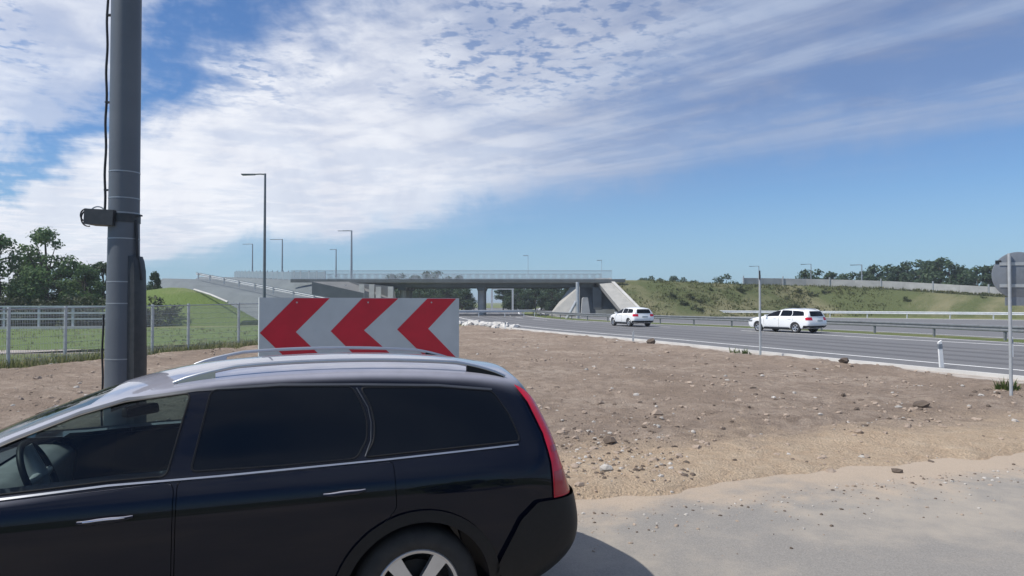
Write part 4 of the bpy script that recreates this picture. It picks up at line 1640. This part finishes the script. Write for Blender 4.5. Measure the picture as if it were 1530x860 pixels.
# ------------------------------------------------------------------ guard rails
def guard_rail(label, line, h=.75, mat='galv', step=4.0, group=None, face=1):
    pts = resample(line, 1.0)
    o0 = pts[len(pts) // 2].copy()
    t = thing('guard_rail', label, 'guard rail', o0, 0, group)
    prof = [(0, .155), (.05, .12), (.05, .06), (0, .02), (0, -.02), (.05, -.06), (.05, -.12), (0, -.155)]
    vs = []
    for i, p in enumerate(pts):
        a, b = pts[max(i - 1, 0)], pts[min(i + 1, len(pts) - 1)]
        d_ = (b - a)
        d_.z = 0
        d_.normalize()
        nr = Vector((d_.y, -d_.x, 0)) * face
        for o_, z_ in prof:
            vs.append(p - o0 + nr * (o_ + .06) + Vector((0, 0, h - .155 + z_)))
    n = len(prof)
    fs = [(i * n + j, i * n + j + 1, (i + 1) * n + j + 1, (i + 1) * n + j) for i in range(len(pts) - 1) for j in range(n - 1)]
    MB().add(vs, fs).build('beam', M[mat], t, 30)
    acc = 0
    for i in range(0, len(pts), max(1, int(step))):
        p = pts[i] - o0
        MB().box((p.x, p.y, p.z + h / 2 - .03), (.10, .10, h - .06)).build('post', M[mat], t)
    return t


Gl = [p for p in offset(Gn, .35) if -5 < p.y < 100]
guard_rail('grey median guard rail running behind the two white cars', Gl, .75, 'galv_backlit', 4, face=-1)
guard_rail('pale guard rail along the far road edge at the foot of the right embankment', [p for p in offset(F2, 2.1) if 20 < p.y < 98], .8, 'white_rail', 4, face=-1)
rl = [p + Vector((0, 0, 0)) for p in ramp_pts]
guard_rail('pale guard rail along the near edge of the left ramp', [p + Vector((2.6 * .6, -2.6 * .8, 0)) for p in rl[1:]], .75, 'galv', 3)
guard_rail('white guard rail crossing behind the chevron board, left of the bridge', [(-22.5, 76, 0), (-20, 71, 0), (-16, 68, 0), (-8, 66.5, 0)], 1.3, 'white_rail', 3)
guard_rail('white guard rail beside the road in front of the bridge pier', [(-9.8, 83, 0), (-5, 86, 0), (0, 88.5, 0), (3, 92, 0)], .9, 'white_rail', 3)

# ------------------------------------------------------------------ bridge
t = thing('bridge', 'flat grey concrete road bridge over the main road with piers and abutments', 'bridge', (-9, 101, 0))
def bp_(mb, x0, x1, y0, y1, z0_, z1_):
    mb.box(((x0 + x1) / 2 + 9, (y0 + y1) / 2 - 101, (z0_ + z1_) / 2), (x1 - x0, y1 - y0, z1_ - z0_))
    return mb
bx0, bx1 = -27.5, 12.6
bp_(MB(), bx0, bx1, 95.6, 106.4, 4.52, 4.86).build('deck_slab', M['concrete'], t)
for yb in (96.8, 99.6, 102.4, 105.2):
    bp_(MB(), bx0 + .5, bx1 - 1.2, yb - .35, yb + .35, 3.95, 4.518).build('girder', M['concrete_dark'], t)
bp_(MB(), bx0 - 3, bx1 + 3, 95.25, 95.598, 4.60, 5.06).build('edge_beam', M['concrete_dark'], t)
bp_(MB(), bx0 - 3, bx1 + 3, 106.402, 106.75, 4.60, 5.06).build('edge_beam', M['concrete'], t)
for xp, w in ((-4.35, 1.15), (-15.4, 1.0)):
    for yp in (97.8, 101.0, 104.2):
        mb = MB()
        mb.lathe([(0, -.3), (w * .42, -.3), (w * .42, 3.4), (w * .62, 3.95), (0, 3.95)], 20, 'Z', (xp + 9, yp - 101, 0))
        mb.build('pier', M['concrete'], t, 40)
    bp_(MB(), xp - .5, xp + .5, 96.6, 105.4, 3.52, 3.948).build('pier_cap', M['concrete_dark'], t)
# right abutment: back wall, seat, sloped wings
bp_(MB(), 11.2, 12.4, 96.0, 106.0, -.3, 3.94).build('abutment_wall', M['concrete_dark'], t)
mb = MB()
# left face: triangular paving on the near-left of the abutment
q = [at(820, 471, 95.2), at(866, 471, 93.6), at(866, 428, 95.2), at(852, 429, 96.5)]
vs = [p - Vector((-9, 101, 0)) for p in q]
mb.add(vs + [v + Vector((.1, 1.2, -.2)) for v in vs], [(0, 1, 2, 3), (4, 7, 6, 5), (0, 4, 5, 1), (1, 5, 6, 2), (2, 6, 7, 3), (3, 7, 4, 0)])
mb.build('paved_slope', M['slope_paving'], t)
mb = MB()
q = [at(936, 473, 88.0), at(966, 473, 87.8), at(908, 415.8, 96.3), at(889, 415.8, 96.6)]
vs = [p - Vector((-9, 101, 0)) for p in q]
mb.add(vs + [v + Vector((.1, .9, -.5)) for v in vs], [(0, 1, 2, 3), (4, 7, 6, 5), (0, 4, 5, 1), (1, 5, 6, 2), (2, 6, 7, 3), (3, 7, 4, 0)])
mb.build('paved_slope', M['slope_paving'], t)
mb = MB()
q = [at(966, 473, 87.6), at(971, 473, 87.6), at(913, 415, 96.1), at(908, 415, 96.1)]
vs = [p - Vector((-9, 101, 0)) for p in q]
mb.add(vs + [v + Vector((.1, .8, -.3)) for v in vs], [(0, 1, 2, 3), (4, 7, 6, 5), (0, 4, 5, 1), (1, 5, 6, 2), (2, 6, 7, 3), (3, 7, 4, 0)])
mb.build('slope_edging', M['concrete_pale'], t)
# wing wall between the two slopes, shade of the deck put into its dark colour
mb = MB()
q = [at(866, 471, 95.6), at(936, 471, 95.6), at(893, 419, 98.2), at(866, 424, 96.4)]
vs = [p - Vector((-9, 101, 0)) for p in q]
mb.add(vs + [v + Vector((.2, 1.6, 0)) for v in vs], [(0, 1, 2, 3), (4, 7, 6, 5), (0, 4, 5, 1), (1, 5, 6, 2), (2, 6, 7, 3), (3, 7, 4, 0)])
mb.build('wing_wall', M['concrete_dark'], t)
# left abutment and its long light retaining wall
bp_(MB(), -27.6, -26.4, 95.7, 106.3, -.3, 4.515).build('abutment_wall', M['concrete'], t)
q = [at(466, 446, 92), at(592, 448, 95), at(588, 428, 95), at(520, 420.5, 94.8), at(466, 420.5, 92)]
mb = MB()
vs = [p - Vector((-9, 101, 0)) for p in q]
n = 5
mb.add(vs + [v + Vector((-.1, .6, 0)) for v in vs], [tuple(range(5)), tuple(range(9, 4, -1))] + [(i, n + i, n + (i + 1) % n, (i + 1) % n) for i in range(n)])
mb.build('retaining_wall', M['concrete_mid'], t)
for px in (513, 541, 556, 566, 584):
    b0, b1 = at(px, 447, 94.2), at(px, 424.5 if px < 560 else 428, 94.2)
    MB().box((b0.x + 9, 94.0 - 101, (b0.z + b1.z) / 2), (.7, .35, b1.z - b0.z)).build('wall_pilaster', M['concrete_pale'], t)
# railings on both edges
for yb, nm in ((95.42, 'railing'), (106.58, 'railing')):
    mb = MB()
    x0, x1 = bx0 - 3, bx1 + 1.2
    mb.box(((x0 + x1) / 2 + 9, yb - 101, 6.22), (x1 - x0, .07, .07))
    mb.box(((x0 + x1) / 2 + 9, yb - 101, 5.16), (x1 - x0, .05, .05))
    k = x0
    while k < x1:
        mb.box((k + 9, yb - 101, 5.64), (.035, .03, 1.14))
        k += .125
    mb.build(nm, M['galv'], t)

# grey noise screen along the top of the left approach
pts = resample([(p[0] + 3.6, p[1] - 2.6, p[2]) for p in LR[1:]], 3.0)
t = thing('noise_screen', 'long pale grey screen wall along the top of the left approach', 'noise barrier', pts[len(pts) // 2])
o0 = pts[len(pts) // 2]
pts = pts[:32]
for i, (a, b) in enumerate(zip(pts, pts[1:])):
    a, b = a - o0, b - o0
    d_ = (b - a)
    c = (a + b) / 2
    ang = math.atan2(d_.y, d_.x)
    hgt = 1.25
    MB().box((c.x, c.y, c.z + hgt / 2 - .1), (math.hypot(d_.x, d_.y) - .12, .10, hgt), ang).build('panel', M['noise_wall'] if i < 30 else M['noise_wall'], t)
    MB().box((a.x, a.y, a.z + hgt / 2), (.14, .14, hgt + .2), ang).build('post', M['galv'], t)

# pale wall along the top of the right embankment
pts = resample([(p[0], p[1] - 3.2, p[2]) for p in RR[3:9]], 3.0)
o0 = pts[len(pts) // 2]
t = thing('low_wall', 'long pale barrier along the top of the right embankment below the trees', 'barrier', o0)
for i, (a, b) in enumerate(zip(pts, pts[1:])):
    a, b = a - o0, b - o0
    d_ = (b - a)
    c = (a + b) / 2
    L_ = d_.length
    rot = Matrix.Rotation(math.atan2(d_.y, d_.x), 3, 'Z') @ Matrix.Rotation(-math.atan2(d_.z, math.hypot(d_.x, d_.y)), 3, 'Y')
    MB().box((c.x, c.y, c.z + .52), (L_ - .02, .25, 1.05), M=rot).build('barrier_segment', M['concrete'], t)
    if i % 2 == 0:
        MB().box((a.x, a.y - .2, a.z + .6), (.14, .12, 1.5)).build('post', M['galv'], t)

# lamps on the far roads
lamp_px('street lamp farthest left on the approach, left of the tallest lamp pole', 377, 364, 411, 150, 'lamp_far', 1.4, .16)
lamp_px('street lamp on the approach just right of the tallest lamp pole', 421.5, 357, 414, 128, 'lamp_far', 1.5, .16)
lamp_px('street lamp above the left end of the bridge with arm to the left', 525, 344, 420, 108, 'lamp_far', 1.4, .19)
lamp_px('thin lamp pole just left of the lamp above the bridge end', 502, 372, 414, 140, 'lamp_far', .5, .16)
lamp_px('faint thin lamp pole above the middle of the bridge', 789, 381, 416, 112, 'lamp_faint', .05, .04)
lamp_px('faint thin lamp pole above the right bridge abutment', 899, 388, 416, 112, 'lamp_faint', .05, .04)
lamp_px('thin street lamp far behind the tall thin post, above the embankment', 1134, 397, 424, 118, 'lamp_far', .9, .09)
lamp_px('thin street lamp in front of the left end of the right trees', 1212, 394, 428, 112, 'lamp_far', .9, .09)
lamp_px('thin pale street lamp in front of the right trees', 1288, 395, 440, 100, 'lamp_far', .9, .11)

# white sign gantry seen under the bridge
t = thing('sign_gantry', 'white sign gantry with one leg seen under the bridge right of the pier', 'gantry', at(766, 471, 118))
g0 = t.location.copy()
g0z = g0.z
a = at(766, 471, 118) - g0
b = at(766, 429, 118) - g0
MB().box((0, 0, (b.z - 0) / 2), (.32, .32, b.z)).build('leg', M['white_rail'], t)
c = at(735, 429, 118) - g0
MB().box(((c.x + .16) / 2, 0, b.z - .1), (abs(c.x) + .32, .34, .55)).build('beam', M['white_rail'], t)
MB().box((c.x, 0, b.z / 2 - .2), (.3, .3, b.z - .4)).build('leg', M['white_rail'], t)

# sign pole with brace in front of the abutment
t = thing('braced_pole', 'pale thin pole with a sloping brace in front of the right abutment', 'pole', at(863, 477, 80))
o0 = t.location.copy()
tp = at(863, 421, 80) - o0
MB().lathe([(0, 0), (.22, 0), (.2, tp.z), (0, tp.z)], 12, 'Z').build('shaft', M['galv'], t, 40)
b1, b2 = at(846, 480, 80) - o0, at(861, 450, 80) - o0
b1.z = 0.0
MB().tube([b1, b2], .17, 8).build('brace', M['galv'], t, 40)
p = at(875, 478, 88)
t = thing('concrete_marker', 'short pale concrete block post before the dark abutment wall', 'post', (p.x, p.y, 0))
mb = MB().prism(poly_round([(-.6, 0), (-.45, 2.3), (-.3, 2.5), (.25, 2.5), (.6, 0)], .08), -.4, .4)
mb.build('shaft', M['concrete'], t, 40)

# ------------------------------------------------------------------ signs and posts on the right
p = gnd(1511, 600)
t = thing('round_sign', 'back of a round grey traffic sign on a pole at the right edge', 'traffic sign', (p.x, p.y, 0), rad(-14))
zt = at(1511, 376, p.y).z
zc_ = at(1511, 411, p.y).z
rr = zt - zc_
MB().lathe([(0, 0), (.03, 0), (.03, zt - .03), (0, zt - .03)], 16, 'Z').build('post', M['galv'], t, 40)
mb = MB().lathe([(0, .045), (rr - .01, .045), (rr, .050), (rr, .062), (0, .062)], 48, 'Y', (.17, 0, zc_))
mb.build('disc', M['sign_back'], t, 40)
for dz in (.22, -.20):
    MB().box((.15, .043, zc_ + dz), (.60, .02, .06)).build('mounting_rail', M['galv'], t)
MB().box((-.17, .040, zc_ + .26), (.10, .008, .06)).build('sticker', M['black_box'], t)
mb = MB().prism(poly_round([(-.02, -.20), (.78, -.20), (.78, .30), (-.02, .30)], .08), .066, .075)
o = mb.build('side_plate', M['sign_back'], t, 40)
o.location = (.18, .012, zc_ + .02)
MB().box((.30, .05, zc_ - .50), (.72, .014, .16)).build('lower_plate', M['sign_back'], t)

p = gnd(1136, 533)
t = thing('sign_post', 'tall thin grey post with edge-on sign, before the white estate car', 'sign post', (p.x, p.y, 0))
zt = at(1134, 410, p.y).z
MB().lathe([(0, 0), (.04, 0), (.036, zt), (0, zt)], 12, 'Z').build('post', M['galv'], t, 40)
MB().box((-.01, -.03, zt - .02), (.045, .46, .30), rad(-20.4)).build('sign_panel', M['black_box'], t)

M['marker'] = surf('white_marker', (.8, .8, .78), (.72, .72, .7), 3, .5)
for px, yb, yt, lean, lab in ((1407, 549, 508, -4.0, 'white road marker post leaning slightly at the road edge right of the estate car'),
                              (1511, 533, 503, 0, 'pale marker post beyond the round sign pole at the right edge'),
                              (946, 510, 494, 0, 'short grey marker post at the road edge in front of the smaller white car'),
                              (755, 492, 480, 0, 'small pale marker post at the road edge right of the chevron board')):
    p = gnd(px, yb)
    t = thing('marker_post', lab, 'marker post', (p.x, p.y, 0))
    t.rotation_euler = (0, rad(lean), 0)
    h = at(px, yt, p.y).z
    mb = MB()
    s = .055 if px != 946 else .045
    mb.add([(-s, -s * .6, 0), (s, -s * .6, 0), (s, s * .6, 0), (-s, s * .6, 0), (-s * .9, -s * .5, h - .06), (s * .9, -s * .5, h), (s * .9, s * .5, h), (-s * .9, s * .5, h - .06)],
           [(0, 3, 2, 1), (4, 5, 6, 7), (0, 1, 5, 4), (1, 2, 6, 5), (2, 3, 7, 6), (3, 0, 4, 7)])
    mb.build('shaft', M['marker'] if px != 946 else M['galv'], t)
    mb = MB().box((0, 0, h * .78), (s * 2.0, s * 1.25, .14))
    mb.build('reflector', M['sign_back'] if px != 946 else M['galv'], t)

# ------------------------------------------------------------------ trees
def tree_meshes(seed, h, w, trunk, leaf, nleaf, nclump, low=.25, squash=1.0, gappy=.5):
    """trunk and crown of one tree, standing at the origin"""
    r = random.Random(seed)
    tb = MB()
    lean = Vector((r.uniform(-.04, .04) * h, r.uniform(-.04, .04) * h, 0))
    r0 = .022 * h + .05
    pts = [lean * (k / 6) ** 1.5 + Vector((0, 0, h * .85 * k / 6)) for k in range(7)]
    tb.tube(pts, [r0 * (1 - .13 * k) for k in range(7)], 8)
    clumps = []
    for k in range(nclump):
        a = r.random() * 6.283
        zz = low + (1 - low) * r.random() ** .85
        prof = math.sin(PI * min(1, (zz - low + .12) / (1.12 - low)) ** .8) ** .6
        rad_ = w / 2 * prof * r.uniform(.35, 1.0)
        c = Vector((math.cos(a) * rad_, math.sin(a) * rad_, zz * h * .95)) + lean * zz
        s = r.uniform(.12, .24) * w * (1.1 - .4 * zz)
        clumps.append((c, s))
        if k < 9:
            b0 = pts[2 + k % 4]
            md = b0.lerp(c, .5) + Vector((0, 0, .04 * h))
            tb.tube([b0, md, c], [r0 * .38, r0 * .22, r0 * .06], 6)
    vs, fs = [], []
    tot = sum(s ** 2 for c, s in clumps)
    for c, s in clumps:
        n = int(nleaf * s * s / tot)
        for _ in range(n):
            d_ = Vector((r.gauss(0, 1), r.gauss(0, 1), r.gauss(0, 1)))
            d_.normalize()
            rr_ = s * (1 - gappy * r.random() ** 1.3) * r.uniform(.8, 1.12)
            p_ = c + Vector((d_.x * rr_, d_.y * rr_, d_.z * rr_ * .78 * squash))
            nn = (d_ + Vector((r.gauss(0, .6), r.gauss(0, .6), r.gauss(0, .6) + .3))).normalized()
            u_ = nn.orthogonal().normalized()
            u_ = Matrix.Rotation(r.random() * 6.28, 3, nn) @ u_
            v_ = nn.cross(u_)
            L_ = leaf * r.uniform(.6, 1.35)
            i = len(vs)
            vs += [p_ - u_ * L_ * .5, p_ - v_ * L_ * .28 + nn * L_ * .06, p_ + u_ * L_ * .5, p_ + v_ * L_ * .28 + nn * L_ * .06]
            fs.append((i, i + 1, i + 2, i + 3))
    tm = tb.mesh('trunk')
    tm.shade_smooth()
    cm = bpy.data.meshes.new('crown')
    cm.from_pydata(vs, [], fs)
    return tm, cm


def place_tree(name, label, meshes, leafmat, loc, sc=1.0, rz=0.0, group=None, sx=1.0):
    t = thing(name, label, 'tree' if 'tree' in name else 'shrub', loc, rz, group)
    t.scale = (sc * sx, sc * sx, sc)
    for me, nm, mat in ((meshes[0], 'trunk', M['bark']), (meshes[1], 'crown', leafmat)):
        if not me.materials:
            me.materials.append(mat)
        o = bpy.data.objects.new(nm, me)
        COL.objects.link(o)
        o.parent = t
    return t


def tree_px(name, label, meshes, hm, leafmat, px, ytop, Y, group=None, sx=1.0, rz=None, zb=0.0):
    tp = at(px, ytop, Y)
    return place_tree(name, label, meshes, leafmat, (tp.x, Y, zb), (tp.z - zb) / hm, RND.random() * 6.28 if rz is None else rz, group, sx)


# left group (about 60 m off)
T1 = tree_meshes(3, 9.0, 6.4, 1.5, .30, 6500, 34, .20, 1.0, .55)
T2 = tree_meshes(8, 7.0, 5.6, 1.0, .30, 5200, 30, .12)
T3 = tree_meshes(17, 6.5, 4.6, 1.0, .30, 4200, 26, .10)
tree_px('broadleaf_tree', 'tallest leafy green tree at the far left with a ragged sunlit top', T1, 9.0, M['leaf'], 72, 341, 60, rz=.6)
tree_px('broadleaf_tree', 'green tree cut by the left picture edge beside the tallest left tree', T2, 7.0, M['leaf'], 2, 352, 58, rz=2.0)
for px, yt, Y, lab in ((40, 392, 64, 'lower dark green tree in front gap under the tallest left tree'),
                       (100, 398, 66, 'low dark green tree right of the tallest left tree'),
                       (128, 397, 63, 'bushy dark green tree between the tallest left tree and the mast'),
                       (156, 391, 66, 'dark green tree directly left of the mast'),
                       (190, 400, 68, 'dark green tree mostly hidden behind the mast'),
                       (231, 405, 70, 'small grey-green tree peeping out right of the mast above the mound')):
    tree_px('bushy_tree', lab, T3 if px != 128 else T2, 6.5 if px != 128 else 7.0, M['leaf_dark'], px, yt, Y, sx=1.15 if px != 231 else .55)
S1 = tree_meshes(23, 2.2, 3.4, .2, .22, 1500, 16, .05)
for k, px in enumerate(range(-20, 235, 25)):
    tree_px('dark_shrub', 'low dark shrub standing in a row behind the white rail barrier', S1, 2.2, M['leaf_shrub'], px, 452 - (k * 7) % 9, 53.5 + (k % 3), 'shrubs behind the white rail barrier', 1.25)

# beyond the bridge
F1 = tree_meshes(31, 9.0, 8.0, 1.2, .55, 2600, 24, .08)
F2_ = tree_meshes(37, 8.0, 9.0, 1.0, .55, 2600, 26, .06)
F3 = tree_meshes(41, 10.0, 6.5, 1.2, .55, 2400, 24, .10)
FM = (F1, F2_, F3)
FH = (9.0, 8.0, 10.0)
for k, (px, yt) in enumerate(((585, 410), (600, 409), (620, 409), (640, 406), (655, 405), (672, 411), (684, 412))):
    tree_px('distant_tree', 'grey-green tree in the far clump showing above the bridge deck', FM[k % 3], FH[k % 3], M['leaf_dark'], px, yt, 205 + (k * 13) % 22, 'far trees showing above the bridge')
for k, px in enumerate((569, 587, 604, 637, 652, 668, 683, 760, 776, 792, 809, 826, 842, 560, 578, 596, 612, 628, 645, 660, 676, 690, 752, 768, 784, 800, 818, 834, 850, 866)):
    tree_px('shaded_tree', 'dark tree seen under the bridge deck', FM[(k + 1) % 3], FH[(k + 1) % 3], M['leaf_dark'], px, 421 + (k * 5) % 6, 150 + (k * 11) % 17, 'dark trees seen under the bridge', 1.1)
# behind the right embankment
for k, (px, yt) in enumerate(((958, 416), (972, 413), (988, 414), (1004, 413), (1020, 415), (1036, 417))):
    tree_px('distant_tree', 'small dark tree in the low row on the embankment skyline above the smaller white car', FM[k % 3], FH[k % 3], M['leaf_dark'], px, yt, 185 + (k * 7) % 15, 'low skyline row left of the lone round tree')
tree_px('round_tree', 'lone dark round tree on the embankment skyline between the bridge and the tall thin post', F2_, 8.0, M['leaf_dark'], 1085, 410, 180, None, 1.1)
tree_px('round_tree', 'small dark tree on the skyline just right of the tall thin post', F1, 9.0, M['leaf_dark'], 1158, 417, 185, None, .8)
for k, (px, yt) in enumerate(((1205, 404), (1222, 403), (1240, 404), (1258, 410), (1275, 407), (1292, 402), (1308, 397), (1326, 396), (1342, 395), (1358, 392), (1376, 389), (1392, 386), (1406, 387), (1420, 391), (1434, 397), (1448, 403), (1462, 398), (1478, 394), (1496, 396), (1514, 398), (1534, 395))):
    tree_px('woodland_tree', 'dark green tree in the dense row behind the pale barrier on the right', FM[k % 3], FH[k % 3], M['leaf_dark'], px, yt, 128 + (k * 17) % 22, 'dense tree row on the right', 1.0)
for k in range(12):
    tree_px('dark_shrub', 'low dark shrub under the dense tree row on the right', S1, 2.2, M['leaf_shrub'], 1230 + k * 27, 428 + (k * 5) % 7, 118 + (k * 7) % 6, 'shrubs under the right trees', 1.4)
# scrub on the embankment face
rb = random.Random(78)
mb = MB()
for k in range(3600):
    x = rb.uniform(15, 72)
    cr = interp([(p[0], p[1]) for p in RR], x)
    crz = interp([(p[0], p[2]) for p in RR], x)
    dd = rb.uniform(3.8, 4.4 + crz * 1.6)
    z = crz - max(0, dd - 4.5) / 1.55
    if noise.noise((x * .2, dd * .35, 5)) < -.25 + rb.gauss(0, .15):
        continue
    tuft(mb, (x, cr - dd, z - .05), rb.uniform(.15, .42), 6, rb, .55, .06)
kind(mb.build('scrub', M['scrub'], None), 'stuff', 'rough olive scrub growing over the right embankment')
# shrubs on the embankment face
rb = random.Random(77)
for k in range(26):
    x = rb.uniform(19, 62)
    cr = interp([(p[0], p[1]) for p in RR], x)
    crz = interp([(p[0], p[2]) for p in RR], x)
    dd = rb.uniform(5.5, 10.5)
    z = crz - (dd - 4.5) / 1.55
    if z < .1:
        continue
    s = rb.uniform(.16, .42)
    place_tree('bank_shrub', 'small green shrub on the face of the right embankment', S1, M['leaf_shrub'], (x, cr - dd, z - .15), s, rb.random() * 6, 'shrubs on the right embankment', 1.3)

# ------------------------------------------------------------------ air
hm, hnt, hout = nmat('air_haze')
pv = N(hnt, 'ShaderNodeVolumePrincipled')
pv.inputs['Color'].default_value = (.86, .92, 1.0, 1)
pv.inputs['Density'].default_value = .0006
pv.inputs['Anisotropy'].default_value = .25
hnt.links.new(pv.outputs[0], hout.inputs['Volume'])
hz = MB().box((0, 0, 6.0), (3700, 3700, 14.6)).build('haze', hm)
kind(hz, 'stuff')
